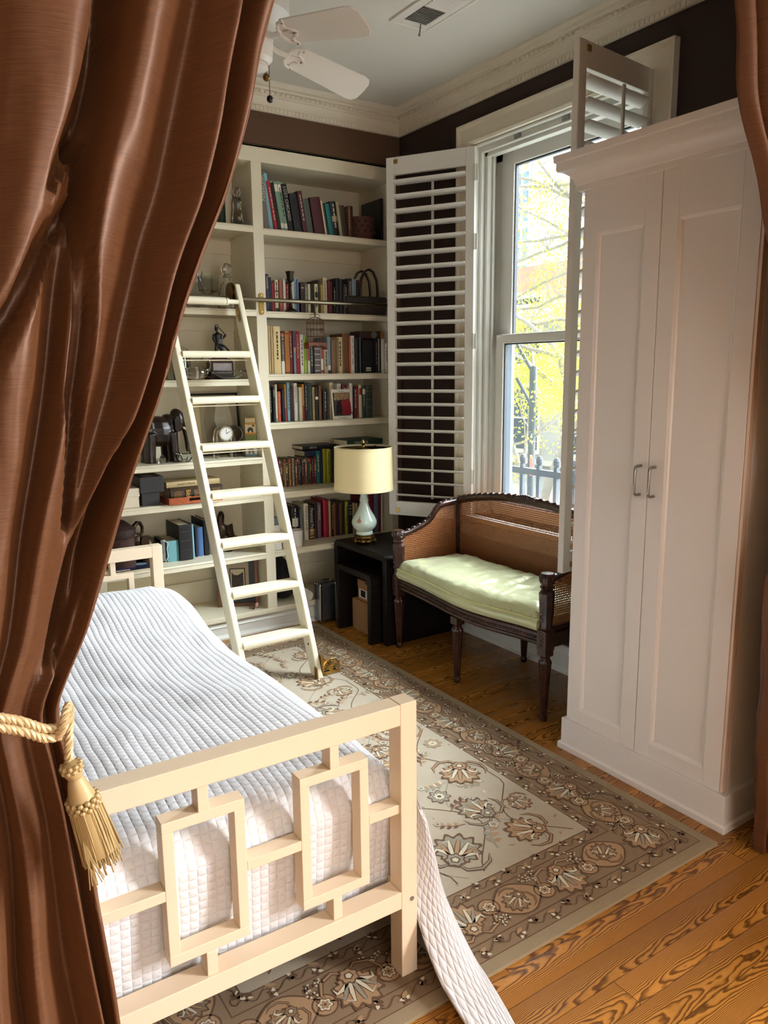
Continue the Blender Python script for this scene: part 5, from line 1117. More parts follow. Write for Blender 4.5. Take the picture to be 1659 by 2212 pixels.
# ------------------------------------------------------------------ bed
BR = .015     # the bed stands a hair out of square
BC = Vector((-1.80, -2.61, 0)); BM_ = Matrix.Translation(BC) @ Matrix.Rotation(-BR, 4, 'Z')
bed = thing('bed', 'cream daybed frame with open square fretwork footboard and headboard', 'bed', BC); bed.rotation_euler = (0, 0, -BR)
# local: x 0.. = near post outer side at +.024, bed runs to -x; y 0 = front of footboard, bed runs to +y
def end_board(y0, y1, nm):
    """posts, rails and three fretwork squares between y0 and y1"""
    ys = (y0+.006, y1-.006)
    for x in (-.022, -1.022):
        b = B(); b.box(x, x+.046, y0, y1, .0122, .738); out('post', b, BEDP, bed, local=True, bevel=.002)
    for z0, z1 in ((.685, .737), (.204, .250)):
        b = B(); b.box(-.976, -.022, y0, y1, z0, z1); out('top_rail' if z0 > .5 else 'lower_rail', b, BEDP, bed, local=True, bevel=.002)
    for k in range(3):
        x1 = -.108-.303*k; x0 = x1-.175; t = .0235; z0, z1 = .306, .628
        b = B(); b.box(x0, x1, *ys, z1-t, z1); b.box(x0, x1, *ys, z0, z0+t); b.box(x0, x0+t, *ys, z0+t, z1-t); b.box(x1-t, x1, *ys, z0+t, z1-t); out('fretwork_square', b, BEDP, bed, local=True, bevel=.0015)
        xm = (x0+x1)/2
        for za, zb in ((.250, z0), (z1, .685)):
            b = B(); b.box(xm-.0115, xm+.0115, *ys, za, zb); out('fretwork_spacer', b, BEDP, bed, local=True, bevel=.0015)
    for x0, x1 in ((-.108, -.022), (-.411, -.283), (-.714, -.586), (-.976, -.889)):
        b = B(); b.box(x0, x1, *ys, .458, .4815); out('fretwork_bar', b, BEDP, bed, local=True, bevel=.0015)
end_board(0, .052, 'foot'); end_board(2.005, 2.057, 'head')
for x in (-.016, -1.006):
    b = B(); b.box(x, x+.028, .052, 2.005, .16, .25); out('side_rail', b, BEDP, bed, local=True, bevel=.002)
b = B(); b.box(-.98, -.012, .052, 2.005, .165, .19); out('slat_base', b, cm('darkbrown'), bed, local=True)
b = B(); b.tlathe([(0, -.001), (.005, -.001), (.006, .001), (0, .001)], Matrix.Translation((.008, -.0006, .222)) @ Matrix.Rotation(PI/2, 4, 'X'), 12); out('bolt_cap', b, NICKEL, bed, local=True)

def quilt_mat():
    m = bpy.data.materials.new('white_quilted_cotton'); m.use_nodes = True; n, l = nodes(m); p = n['Principled BSDF']; p.inputs['Base Color'].default_value = (*S(216, 218, 224), 1); p.inputs['Roughness'].default_value = .75; p.inputs['Sheen Weight'].default_value = .2
    uv = n.new('ShaderNodeUVMap'); sp = n.new('ShaderNodeSeparateXYZ')
    nz = n.new('ShaderNodeTexNoise'); nz.inputs['Scale'].default_value = 4; l.new(uv.outputs[0], nz.inputs[0])
    a = n.new('ShaderNodeVectorMath'); a.operation = 'MULTIPLY_ADD'; a.inputs[1].default_value = (.014,)*3; l.new(nz.outputs['Color'], a.inputs[0]); l.new(uv.outputs[0], a.inputs[2]); l.new(a.outputs[0], sp.inputs[0])
    def mt(op, x, y=None):
        q = n.new('ShaderNodeMath'); q.operation = op
        for i, v in enumerate((x, y)):
            if v is None: continue
            if isinstance(v, (int, float)): q.inputs[i].default_value = v
            else: l.new(v, q.inputs[i])
        return q.outputs[0]
    row = mt('FLOOR', mt('MULTIPLY', sp.outputs[0], 1/.0205)); sh = mt('MULTIPLY', mt('MODULO', row, 2), .12)
    cu_ = mt('SUBTRACT', mt('FRACT', mt('MULTIPLY', sp.outputs[0], 1/.0205)), .5); cv = mt('SUBTRACT', mt('FRACT', mt('ADD', mt('MULTIPLY', sp.outputs[1], 1/.021), sh)), .5)
    q = lambda c, e: mt('SUBTRACT', 1, mt('POWER', mt('ABSOLUTE', mt('MULTIPLY', c, 2)), e))
    hgt = mt('POWER', mt('MAXIMUM', mt('MULTIPLY', q(cu_, 2.2), q(cv, 2.2)), 0), .75)
    b = n.new('ShaderNodeBump'); b.inputs['Distance'].default_value = .0032; b.inputs['Strength'].default_value = .8; l.new(hgt, b.inputs['Height'])
    b2 = n.new('ShaderNodeBump'); b2.inputs['Distance'].default_value = .0008; n2 = n.new('ShaderNodeTexNoise'); n2.inputs['Scale'].default_value = 260; l.new(uv.outputs[0], n2.inputs[0]); l.new(n2.outputs[0], b2.inputs['Height']); l.new(b.outputs[0], b2.inputs['Normal']); l.new(b2.outputs[0], p.inputs['Normal'])
    return m
QM = quilt_mat()
X0, X1, Y0, Y1, RAD = -2.79, -1.795, -2.545, -.60, .075     # mattress edges at the top, rounding radius
def topz(x, y):
    s = 1-.35*abs((x-(X0+X1)/2)/.5)**3
    z = .545+.012*s+.085*math.exp(-((y+.98)/.27)**2)*(1-.25*abs((x+2.3)/.5)**2)+.02*math.exp(-((y+2.2)/.4)**2)
    z += .012*noise.noise(Vector((x*2.4, y*2.0, .3)))+.007*noise.noise(Vector((x*6+y*3, y*4-x*2, 1.7)))+.004*noise.noise(Vector((x*13, y*9, 4)))
    return z
def skew(x, y): return BR*(y+2.61)
qt = thing('quilt', 'white quilted bedspread covering the daybed and hanging down its side', 'bedspread', (-2.3, -1.6, .5))
b = B()
def arc(e):      # distance past the start of the edge -> (horizontal, drop)
    a = min(e/RAD, PI/2); return RAD*sin(a), RAD*(1-cos(a))+max(0, e-RAD*PI/2)
W_ = X1-X0-2*RAD; Lq = (Y1-Y0)-2*RAD; EA = RAD*PI/2; DF = EA+.28
def sheet(u, v):
    a = -EA+(W_+2*EA)*u; c = -DF+(Lq+DF+EA+.10)*v          # across, along (foot drop first)
    hx = dz = hy = dzy = 0
    x = X0+RAD+a; y = Y0+RAD+c
    if a < 0: hx, dz = arc(-a); x = X0+RAD-hx
    elif a > W_: hx, dz = arc(a-W_); x = X1-RAD+hx
    if c < 0: hy, dzy = arc(-c); y = Y0+RAD-hy
    elif c > Lq: hy, dzy = arc(c-Lq); y = Y1-RAD+hy
    tx, ty = min(max(x, X0+RAD*.4), X1-RAD*.4), max(min(y, Y1-.02), Y0+.03)
    z = topz(tx, ty)
    if dzy > RAD: y += .012*sin((z-dzy)*9)+.008*noise.noise(Vector((x*7, dzy*5, 2)))
    z = z-max(dz, dzy) if (dz and dzy) else z-dz-dzy
    return Vector((x+skew(x, y), y, max(z, .212)))
b.grid(sheet, 90, 150, lambda u, v: ((W_+2*EA)*u, (Lq+DF+EA+.1)*v))
# the side that hangs to the floor, its foot corner swinging out past the bedpost
hang = [(-.02, 0, .475), (.018, 0, .40), (.032, 0, .30), (.046, 0, .18), (.058, 0, .06), (.060, 0, .016)]
XE = [(0, -1.782), (.10, -1.764), (.40, -1.714), (.62, -1.682), (.80, -1.672), (.90, -1.684), (1, -1.715)]
def drape(u, v):
    y = Y1-.03+(-2.56-(Y1-.03))*min(1, v/.84); t = u*5; i = min(4, int(t)); f = t-i
    hx = hang[i][0]+(hang[i+1][0]-hang[i][0])*f; z = hang[i][2]+(hang[i+1][2]-hang[i][2])*f
    x = X1+hx+.010*sin(y*9+u*2)*u+.006*sin(y*23)*u
    if v > .60:
        k = min(1, (v-.60)/.24); k = k*k*(3-2*k); x += (sm(XE, u)-x)*k; y -= k*.36*max(0, (u-.50)/.50)**2
    if v > .84:        # the front edge turns in towards the bedpost
        s_ = (v-.84)/.16; x0 = x; x = x0+(-1.760-.045*u**3-x0)*s_**1.25+.012*sin(PI*s_); y = y-.055*sin(PI*min(1, s_*1.0))*(.5+.5*u)-.03*u*s_; z -= .01*s_*u
    return Vector((x+skew(x, y)*min(1, max(0, (.84-v)/.24)), y, max(.0145, z)))
def duv(u, v): 
    y = 1.97*v; z = u*.48; return (z*.8+y*.55, y*.8-z*.55)
b.grid(drape, 26, 150, duv)
o = out('cover', b, QM, qt, smooth=True, angle=80)
o.modifiers.new('thick', 'SOLIDIFY').thickness = .006

# ------------------------------------------------------------------ ceiling fan
HX, HY, HZ = -1.504, -1.25, 2.668
fan = thing('ceiling_fan', 'white five bladed ceiling fan with scalloped blade brackets', 'fan', (HX, HY, ZC))
b = B(); b.lathe([(.0, 2.99), (.075, 2.99), (.072, 2.96), (.05, 2.93), (.02, 2.92), (.016, 2.86), (.06, 2.855), (.115, 2.83), (.135, 2.79), (.135, 2.74), (.11, 2.715), (.085, 2.70), (.075, 2.66), (.07, 2.60), (.055, 2.585), (0, 2.582)], (HX, HY, 0), 40); out('motor_housing', b, WHITE, fan, smooth=True)
for k in range(5):
    th = -1.218+k*radians(72 if k != 1 else 76.6); m_ = Matrix.Translation((HX, HY, HZ+.008)) @ Matrix.Rotation(th, 4, 'Z') @ Matrix.Rotation(.150, 4, 'Y') @ Matrix.Rotation(-.402, 4, 'X')
    b = B(); ol = [(.175, -.052), (.47, -.0635), (.495, -.058), (.508, -.040), (.511, 0), (.508, .040), (.495, .058), (.47, .0635), (.175, .052), (.165, .03), (.165, -.03)]
    b.prism(ol, -.003, .003, lambda u, v, q: m_ @ Vector((u, v, q))); bl = out('blade', b, WHITE, fan, bevel=.0012)
    b = B(); zz = -.007
    b.tube([m_ @ Vector(q) for q in ((.07, 0, .0), (.11, 0, -.012), (.15, 0, zz))], .011, 8)
    for s in (-1, 1):
        b.tube([m_ @ Vector(q) for q in ((.150, 0, zz), (.150, s*.022, zz), (.165, s*.042, zz), (.195, s*.050, zz))], [.008, .008, .007, .006], 8)
        b.tube([m_ @ Vector(q) for q in ((.195, s*.050, zz), (.182, s*.036, zz), (.185, s*.022, zz), (.205, s*.014, zz), (.213, s*.010, zz))], [.005]*5, 8)
        b.tube([m_ @ Vector(q) for q in ((.150, 0, zz), (.18, s*.004, zz), (.213, s*.009, zz))], [.007, .005, .005], 8)
    b.tube([m_ @ Vector(q) for q in ((.205, .012, zz), (.222, 0, zz), (.205, -.012, zz))], .005, 8)
    b.prism([(.150, -.03), (.185, -.04), (.180, -.025), (.19, -.012), (.21, 0), (.19, .012), (.18, .025), (.185, .04), (.150, .03)], -.005, -.003, lambda u, v, q: m_ @ Vector((u, v, q))); out('bracket', b, WHITE, bl, smooth=True)
    b = B(); [b.ell(m_ @ Vector((x, y, zz-.006)), (.0028, .0028, .0028), 6) for x, y in ((.190, .046), (.190, -.046), (.208, 0))]; out('screws', b, DKBRASS, bl)
b = B(); b.lathe([(.0, 2.585), (.05, 2.583), (.054, 2.57), (.03, 2.555), (0, 2.552)], (HX, HY, 0), 24)
for a in (2.3, -2.4):
    b.tube([(HX+.03*cos(a), HY+.03*sin(a), 2.565), (HX+.075*cos(a), HY+.075*sin(a), 2.555), (HX+.09*cos(a), HY+.09*sin(a), 2.54)], .008, 8)
out('light_kit', b, WHITE, fan, smooth=True)
for a in (2.3, -2.4):
    m_ = Matrix.Translation((HX+.09*cos(a), HY+.09*sin(a), 2.545)) @ Matrix.Rotation(a, 4, 'Z') @ Matrix.Rotation(2.5, 4, 'Y')
    b = B(); b.tlathe([(.016, 0), (.026, .012), (.036, .032), (.044, .052), (.046, .056), (.043, .054), (.034, .032), (.024, .013), (.014, .002)], m_, 24); out('glass_shade', b, GLASS, fan, smooth=True)
for dx, dy, L_ in ((.083, .043, .145), (.05, .0, .09)):
    b = B(); x, y = HX+dx, HY+dy; b.tube([(x, y, 2.655 if L_ > .1 else 2.60), (x, y, 2.652-L_)], .0013, 6); out('pull_chain', b, DKBRASS, fan)
    b = B(); b.ell((x, y, 2.652-L_-.012), (.0125, .0125, .0135), 14); out('chain_knob', b, BLACK if L_ > .1 else DKBRASS, fan, smooth=True)
# ------------------------------------------------------------------ rug
RX0, RX1, RY0, RY1 = -2.46, -.675, -2.722, -.075
CT, CTN, CO, CD, CC, CB, CR_ = 0, 1, 2, 3, 4, 5, 6
RM = [M('rug_field', S(178, 166, 147), .95, var=.10, scale=14, bump=.0015, bscale=500), M('rug_border_taupe', S(138, 117, 93), .95, var=.12, scale=14, bump=.0015, bscale=500), M('rug_edge_band', S(152, 136, 110), .95, var=.08, scale=14, bump=.002, bscale=400), M('rug_dark_brown', S(104, 78, 60), .95, var=.2, scale=40, bump=.001, bscale=500), M('rug_ivory', S(206, 198, 176), .95, var=.08, scale=40), M('rug_grey_green', S(146, 142, 126), .95, var=.15, scale=30), M('rug_tan', S(166, 136, 104), .95, var=.12, scale=30)]
b = B(); ZR = .0115
b.mi = CO; b.box(RX0, RX1, RY0, RY1, .001, ZR)
RL = [0]
def lay(mi, poly, lv):
    b.mi = mi; z = ZR+.00022*lv; b.f([b.bm.verts.new((x, y, z)) for x, y in poly])
def rect(mi, i, lv): lay(mi, [(RX0+i, RY0+i), (RX1-i, RY0+i), (RX1-i, RY1-i), (RX0+i, RY1-i)], lv)
def ribbon(mi, pts, w_, lv, closed=False):
    b.mi = mi; z = ZR+.00022*lv; n_ = len(pts); L_ = []; Rr = []
    for i, p in enumerate(pts):
        q0 = pts[i-1] if (i or closed) else p; q1 = pts[(i+1) % n_] if (i < n_-1 or closed) else p
        dx, dy = q1[0]-q0[0], q1[1]-q0[1]; k = hypot(dx, dy) or 1; ww = w_ if not callable(w_) else w_(i/(n_-1)); nx, ny = -dy/k*ww/2, dx/k*ww/2
        L_.append(b.bm.verts.new((p[0]+nx, p[1]+ny, z))); Rr.append(b.bm.verts.new((p[0]-nx, p[1]-ny, z)))
    for i in range(n_ if closed else n_-1): j = (i+1) % n_; b.f([L_[i], L_[j], Rr[j], Rr[i]])
lv = 1
for i, mi in ((.036, CD), (.039, CTN), (.088, CD), (.092, CTN), (.236, CD), (.240, CTN), (.280, CD), (.284, CT)): rect(mi, i, lv); lv += 1
def rot(pts, cx_, cy_, a, s=1): return [(cx_+(x*cos(a)-y*sin(a))*s, cy_+(x*sin(a)+y*cos(a))*s) for x, y in pts]
def flower(cx_, cy_, r, a=0, pal=(CD, CR_, CC), lobes=8, lv0=12):
    for k, (mi, f, am) in enumerate(((pal[0], 1, .16), (pal[1], .86, .16), (pal[0], .56, .2), (pal[2], .48, .2), (pal[0], .20, 0))):
        lay(mi, [(cx_+r*f*(1+am*cos(lobes*t))*cos(t+a), cy_+r*f*(1+am*cos(lobes*t))*sin(t+a)) for t in [i*2*PI/48 for i in range(48)]], lv0+k)
def leafp(L_, w_, ser=0): 
    up_ = [(L_*i/8, w_*sin(PI*(i/8)**.8)*(1+ser*(.35 if i % 2 else -.2))) for i in range(1, 8)]
    return [(0, 0)]+up_+[(L_, 0)]+[(x, -y) for x, y in reversed(up_)]
def palmette(cx_, cy_, a, s, pal=(CD, CR_, CC, CB), lv0=12):
    """peony like palmette: serrated outline, fan of curled petals, eye, and two leaves curling away at its foot"""
    def shape(f, am, n_): return rot([(s*f*(.12+(.80+.20*cos(t))*(1+am*cos(n_*t)*(1 if abs(t) < 2.4 else .2))*cos(t)), s*f*1.02*(.80+.20*cos(t))*(1+am*cos(n_*t)*(1 if abs(t) < 2.4 else .2))*sin(t)) for t in [-PI+i*2*PI/64 for i in range(64)]], cx_, cy_, a)
    for q in (-1, 1):
        pts = [(-.55, q*.10), (-.80, q*.45), (-.62, q*.95), (-.15, q*1.18), (.25, q*1.12)]; ribbon(pal[0], rot(pts, cx_, cy_, a, s), lambda t: s*.20*sin(PI*(.15+.8*t)), lv0); ribbon(pal[1], rot(pts, cx_, cy_, a, s), lambda t: s*.09*sin(PI*(.15+.8*t)), lv0+1)
    lay(pal[0], shape(1, .13, 13), lv0+1); lay(pal[1], shape(.87, .13, 13), lv0+2)
    for k in range(7):
        t = (k-3)*.50; c1 = s*.42; p = [(-.48, .0), (-.1, .22*math.copysign(min(1, abs(t)), t) if t else 0), (.30*cos(t)+.05, .52*sin(t)), (.70*cos(t)+.06, .72*sin(t)), (.66*cos(t+.35*math.copysign(1, t))+.06, .80*sin(t+.35*math.copysign(1, t))) if t else (.84, 0)]
        ribbon(pal[0], rot(p, cx_, cy_, a, s), lambda q: s*.22*sin(PI*(.10+.86*q)), lv0+3); ribbon(pal[2] if k % 2 == 0 else pal[3], rot(p, cx_, cy_, a, s), lambda q: s*.15*sin(PI*(.10+.86*q)), lv0+4)
    cup = lambda r, n_: rot([(-.36*s+r*s*cos(t)*(1+.12*cos(n_*t)), r*s*sin(t)*(1+.12*cos(n_*t))) for t in [i*PI/16 for i in range(32)]], cx_, cy_, a)
    lay(pal[0], cup(.36, 7), lv0+6); lay(pal[1], cup(.29, 7), lv0+7); lay(pal[0], cup(.17, 5), lv0+8); lay(pal[2], cup(.11, 5), lv0+9)
def sprig(cx_, cy_, a, s, mi=CD, lv0=12):
    pts = [(s*t, .18*s*sin(t*2.6)) for t in [i/8 for i in range(9)]]; ribbon(mi, rot(pts, cx_, cy_, a), lambda t: s*.035*(1-.5*t), lv0)
    for i in (2, 4, 6):
        x, y = pts[i]
        for q in (-1, 1): lay(mi if q > 0 else CR_, rot(leafp(s*.26, s*.065, .4), *rot([(x, y)], cx_, cy_, a)[0], a+q*.9), lv0+1)
    flower(*rot([pts[-1]], cx_, cy_, a)[0], s*.14, a, (mi, CC, CB), 5, lv0+2)
def tiny(cx_, cy_, r, a):
    for k in range(5): lay(CC if k % 2 else CD, rot(leafp(r, r*.3), cx_, cy_, a+k*2*PI/5), 12+k % 2)
    lay(CD, [(cx_+r*.28*cos(t), cy_+r*.28*sin(t)) for t in [i*PI/4 for i in range(8)]], 14)
# guards: little flowers on a running vine
def run(inset, step, fn, corner=.03):
    x0, x1, y0, y1 = RX0+inset, RX1-inset, RY0+inset, RY1-inset
    for (ax, ay, bx, by) in ((x1, y0, x1, y1), (x1, y0, x0, y0), (x0, y1, x1, y1), (x0, y0, x0, y1)):
        L_ = hypot(bx-ax, by-ay); n_ = max(1, int(L_/step)); a = math.atan2(by-ay, bx-ax)
        fn(ax, ay, bx, by, n_, a, L_)
def guard(ax, ay, bx, by, n_, a, L_):
    f = lambda t, o: (ax+(bx-ax)*t-sin(a)*o, ay+(by-ay)*t+cos(a)*o)
    ribbon(CD, [f(i/(n_*8), .010*sin(i*PI/4)) for i in range(n_*8+1)], .0028, 12)
    for i in range(n_):
        t = (i+.5)/n_; tiny(*f(t, .012 if i % 2 else -.012), .0165, R.random()*6)
        lay(CR_ if i % 2 else CD, rot(leafp(.030, .006), *f(t-.25/n_, -.008), a+R.uniform(-.8, .8)), 13)
run(.064, .062, guard); run(.261, .058, guard)
def main(ax, ay, bx, by, n_, a, L_):
    n_ = max(2, round(L_/.335)); f = lambda t, o: (ax+(bx-ax)*t-sin(a)*o, ay+(by-ay)*t+cos(a)*o)
    for i in range(n_):
        for q in (0, 1):
            t = (i+.5*q)/n_; 
            if q == 0 and i == 0 and ax == RX1-.164 and ay == RY0+.164 and bx < ax: continue
            if q == 0:
                palmette(*f(t, 0), a+(PI/2 if i % 2 else -PI/2) if i else a+PI*.75, .072)
            else:
                c = f(t, 0); oval = rot([(.076*cos(k*PI/16)*(1+.05*cos(k*PI/4)), .060*sin(k*PI/16)*(1+.05*cos(k*PI/4))) for k in range(32)], *c, a); lay(CR_, oval, 11); ribbon(CD, oval, .0055, 12, True); palmette(*c, a+(.6 if i % 2 else -2.4), .046, (CD, CTN, CC, CR_), 13)
            c2 = f(t+.25/n_, .018 if (i+q) % 2 else -.018); lay(CR_, [(c2[0]+.030*cos(k*PI/8), c2[1]+.030*sin(k*PI/8)) for k in range(16)], 10); ribbon(CD, [(c2[0]+.031*cos(k*PI/10), c2[1]+.031*sin(k*PI/10)) for k in range(20)], .0045, 12, True); flower(*c2, .019, R.random(), (CD, CC, CR_), 6, 13)
            c3 = f(t+.25/n_, -.040 if (i+q) % 2 else .040)
            for k in range(9): tiny(c3[0]+R.gauss(0, .015), c3[1]+R.gauss(0, .011), .010, R.random()*6)
    ribbon(CD, [f(i/(n_*16), .026*sin(i*PI/4)*(1 if i else 0)) for i in range(n_*16+1)], .0042, 10)
run(.164, .335, main)
# field: scrolling vines with palmettes and sprays
fx0, fx1, fy0, fy1 = RX0+.30, RX1-.30, RY0+.30, RY1-.30
def inside(x, y, m_=.02): return fx0+m_ < x < fx1-m_ and fy0+m_ < y < fy1-m_
for i in range(9):
    x_ = fx0+(fx1-fx0)*(i+.5)/9; pts = [(min(max(x_+.085*sin(k*.42+i*1.9), fx0+.01), fx1-.01), fy0+.01+(fy1-fy0-.02)*k/60) for k in range(61)]; ribbon(CB if i % 2 else CD, pts, .0042, 10)
placed = []
for (x, y, a, s) in ((-1.07, -1.91, -2.2, .085), (-1.18, -2.16, 1.9, .075), (-1.115, -2.335, 2.6, .075), (-1.40, -2.30, .8, .09), (-1.08, -1.52, 1.2, .08), (-1.25, -1.20, -1.0, .085), (-1.12, -.86, 2.0, .08), (-1.33, -.62, .4, .075), (-1.45, -1.75, 2.9, .08), (-1.30, -1.72, -.6, .055), (-1.00, -.52, 1.5, .06), (-1.55, -1.3, 1.1, .08), (-1.40, -.95, 2.4, .06)):
    placed.append((x, y)); palmette(x, y, a, s, (CD, CB if s > .07 and x < -1.15 else CR_, CC, CR_), 14)
q = 0
while q < 420:
    x, y = R.uniform(fx0, fx1), R.uniform(fy0, fy1); q += 1
    if not inside(x, y, .04) or any(hypot(x-u, y-v) < .082 for u, v in placed): continue
    placed.append((x, y)); k = R.random()
    if k < .62: sprig(x, y, R.random()*6.3, R.uniform(.09, .13), R.choice((CD, CB, CD)))
    elif k < .84: flower(x, y, R.uniform(.028, .04), R.random(), R.choice(((CD, CB, CC), (CD, CR_, CC), (CB, CR_, CC))), R.choice((5, 6, 8)), 14)
    else: palmette(x, y, R.random()*6.3, R.uniform(.045, .06), (CD, CR_, CC, CB), 14)
for i in range(160):
    x, y = R.uniform(fx0, fx1), R.uniform(fy0, fy1); lay(R.choice((CC, CB, CR_)), rot(leafp(R.uniform(.012, .03), .004), x, y, R.random()*6.3), 9)
rg = out('rug', b, RM, loc=((RX0+RX1)/2, (RY0+RY1)/2, 0)); tag(rg, 'beige Persian style area rug with taupe palmette border on the oak floor', 'rug')
# ------------------------------------------------------------------ silk curtains in the doorway
def silk(name, c1, c2, c3):
    m = bpy.data.materials.new(name); m.use_nodes = True; n, l = nodes(m); p = n['Principled BSDF']
    p.inputs['Roughness'].default_value = .47; p.inputs['Metallic'].default_value = .22; p.inputs['Sheen Weight'].default_value = .25; p.inputs['Sheen Tint'].default_value = (*S(200, 130, 80), 1)
    uv = n.new('ShaderNodeUVMap'); mp = n.new('ShaderNodeMapping'); mp.inputs['Scale'].default_value = (14, 420, 1); l.new(uv.outputs[0], mp.inputs[0])
    sl = n.new('ShaderNodeTexNoise'); sl.inputs['Scale'].default_value = 1; sl.inputs['Detail'].default_value = 3; l.new(mp.outputs[0], sl.inputs[0])
    r = n.new('ShaderNodeValToRGB'); r.color_ramp.elements[0].position = .3; r.color_ramp.elements[0].color = (*c1, 1); r.color_ramp.elements[1].position = .75; r.color_ramp.elements[1].color = (*c2, 1); l.new(sl.outputs[0], r.inputs[0])
    l.new(r.outputs[0], p.inputs['Base Color'])
    n2 = n.new('ShaderNodeTexNoise'); n2.inputs['Scale'].default_value = 4.5; n2.inputs['Detail'].default_value = 5; n2.inputs['Distortion'].default_value = 1.2; l.new(uv.outputs[0], n2.inputs[0])
    b = n.new('ShaderNodeBump'); b.inputs['Distance'].default_value = .012; b.inputs['Strength'].default_value = .2; l.new(n2.outputs[0], b.inputs['Height'])
    b2 = n.new('ShaderNodeBump'); b2.inputs['Distance'].default_value = .00012; l.new(sl.outputs[0], b2.inputs['Height']); l.new(b.outputs[0], b2.inputs['Normal']); l.new(b2.outputs[0], p.inputs['Normal'])
    return m
SILK = silk('copper_brown_silk', S(80, 50, 30), S(104, 68, 42), None)
def curtain(name, lab, xl, xr, fold, y0, z0, z1, tie, mir=1, am=1):
    t = thing(name, lab, 'curtain', (xl[0][1], y0, 0), 'silk curtains in the doorway'); b = B(); nu, nv = 260, 150
    def fn(u, v):
        z = z0+(z1-z0)*v; a, c = sm(xl, z), sm(xr, z); x = a+(c-a)*u
        g = math.exp(-((z-tie)/.30)**2)
        amp = (1-.45*g)*(.55+.45*min(1, abs(z-tie)/.5))
        f = sm(fold, u+.010*noise.noise(Vector((u*3, z*2.2, mir)))*(1-g))
        y = y0+f*amp*am
        y += (.010*noise.noise(Vector((u*6, z*3.0+u*5, 1.3)))+.006*noise.noise(Vector((u*15+z*7, z*6-u*9, 7.7)))+.012*max(0, noise.noise(Vector((u*9+z*5, z*2.4-u*3, 5.1))))*1.2)*(1-.5*g)
        for L_ in CREASE if mir == 1 else []:
            best = 9; wd_ = .01
            for (xa, za, wa), (xb, zb, wb) in zip(L_, L_[1:]):
                dx, dz = xb-xa, zb-za; q = min(1, max(0, ((x-xa)*dx+(z-za)*dz)/(dx*dx+dz*dz))); d = hypot(x-xa-dx*q, z-za-dz*q)
                if d < best: best = d; wd_ = wa+(wb-wa)*q
            if best < wd_*2.4: y += .095*min(1, wd_/.016)*math.exp(-(best/wd_)**6)
        x += .012*noise.noise(Vector((u*4, z*2.6, 9.1)))*(1-g)*(u < .97)
        if u > .97: x += .006*noise.noise(Vector((2.2, z*5, 3)))
        return Vector((x, y, z))
    W0 = abs(xr[-1][1]-xl[-1][1])*1.6
    b.grid(fn, nu, nv, lambda u, v: (u*W0, v*(z1-z0)))
    o = out('curtain_panel', b, SILK, t, smooth=True, angle=180); o.modifiers.new('thick', 'SOLIDIFY').thickness = .0025; return t
# fold profile across the cloth: (place, depth towards the bedroom is positive)
FOLD = [(0, .03), (.08, -.03), (.16, .03), (.25, -.035), (.34, .03), (.42, -.03), (.50, .015), (.55, -.02), (.61, -.045), (.655, -.030), (.690, .035), (.715, .040), (.733, -.035), (.745, -.048), (.78, -.035), (.82, .005), (.852, .020), (.885, -.030), (.903, -.058), (.915, -.050), (.930, .035), (.944, .045), (.958, -.010), (.972, -.030), (.988, -.012), (1, .03)]
CREASE = [[(-2.450, 2.08, .017), (-2.462, 1.934, .019), (-2.481, 1.863, .020), (-2.518, 1.79, .013), (-2.545, 1.742, .007)], [(-2.500, 1.83, .012), (-2.496, 1.736, .011), (-2.51, 1.652, .008), (-2.523, 1.567, .012), (-2.544, 1.469, .013), (-2.56, 1.30, .007)], [(-2.500, 1.735, .008), (-2.556, 1.672, .014), (-2.596, 1.595, .013), (-2.635, 1.53, .013)], [(-2.428, 1.505, .008), (-2.489, 1.376, .014), (-2.543, 1.249, .016), (-2.595, 1.10, .010)]]
XRT = [(0, -2.528), (.25, -2.535), (.48, -2.543), (.62, -2.551), (.745, -2.559), (.865, -2.570), (.965, -2.584), (1.03, -2.590), (1.08, -2.570), (1.146, -2.538), (1.302, -2.482), (1.4, -2.442), (1.505, -2.401), (1.577, -2.376), (1.663, -2.343), (1.75, -2.303), (1.837, -2.270), (1.964, -2.228), (2.036, -2.206), (2.3, -2.13), (2.66, -2.05)]
XLT = [(0, -2.97), (.6, -2.965), (1.03, -2.90), (1.5, -2.955), (2.0, -2.975), (2.66, -2.975)]
ct = curtain('silk_curtain', 'copper brown silk curtain tied back with a gold rope and tassel', XLT, XRT, FOLD, -2.87, .006, 2.66, 1.03)
XR2 = [(0, -.24), (1.1, -.28), (2.66, -.24)]
XL2 = [(0, -.70), (.22, -.722), (.586, -.748), (.863, -.768), (1.05, -.74), (1.25, -.72), (1.5, -.77), (1.7, -.845), (1.847, -.906), (1.977, -.962), (2.05, -1.006), (2.115, -1.037), (2.208, -1.056), (2.30, -1.075), (2.66, -1.17)]
XL2 = [(1.5+(z-1.5)*1.05, -2.767+(x+2.767)*1.05) for z, x in XL2]
c2 = curtain('silk_curtain', 'dark strip of brown silk curtain hanging beside the wardrobe', XL2, XR2, [(u if 0 else 1-u, d) for u, d in reversed(FOLD)], -2.815, .006, 2.66, 1.12, 2, .6)
rod = thing('curtain_rod', 'dark curtain rod over the doorway holding the silk curtains', 'curtain rod', (-1.8, -2.87, 2.69)); b = B(); b.tube([(-2.975, -2.87, 2.69), (-.225, -2.87, 2.69)], .016, 14); out('pole', b, EBONY, rod, smooth=True)
b = B()
for k in range(9): 
    for xa in (-2.93+.085*k, -1.1+.085*k): b.tube([(xa, -2.87+.026*cos(q), 2.684+.026*sin(q)) for q in [i*PI/8 for i in range(17)]], .003, 6)
out('rings', b, DKBRASS, rod)
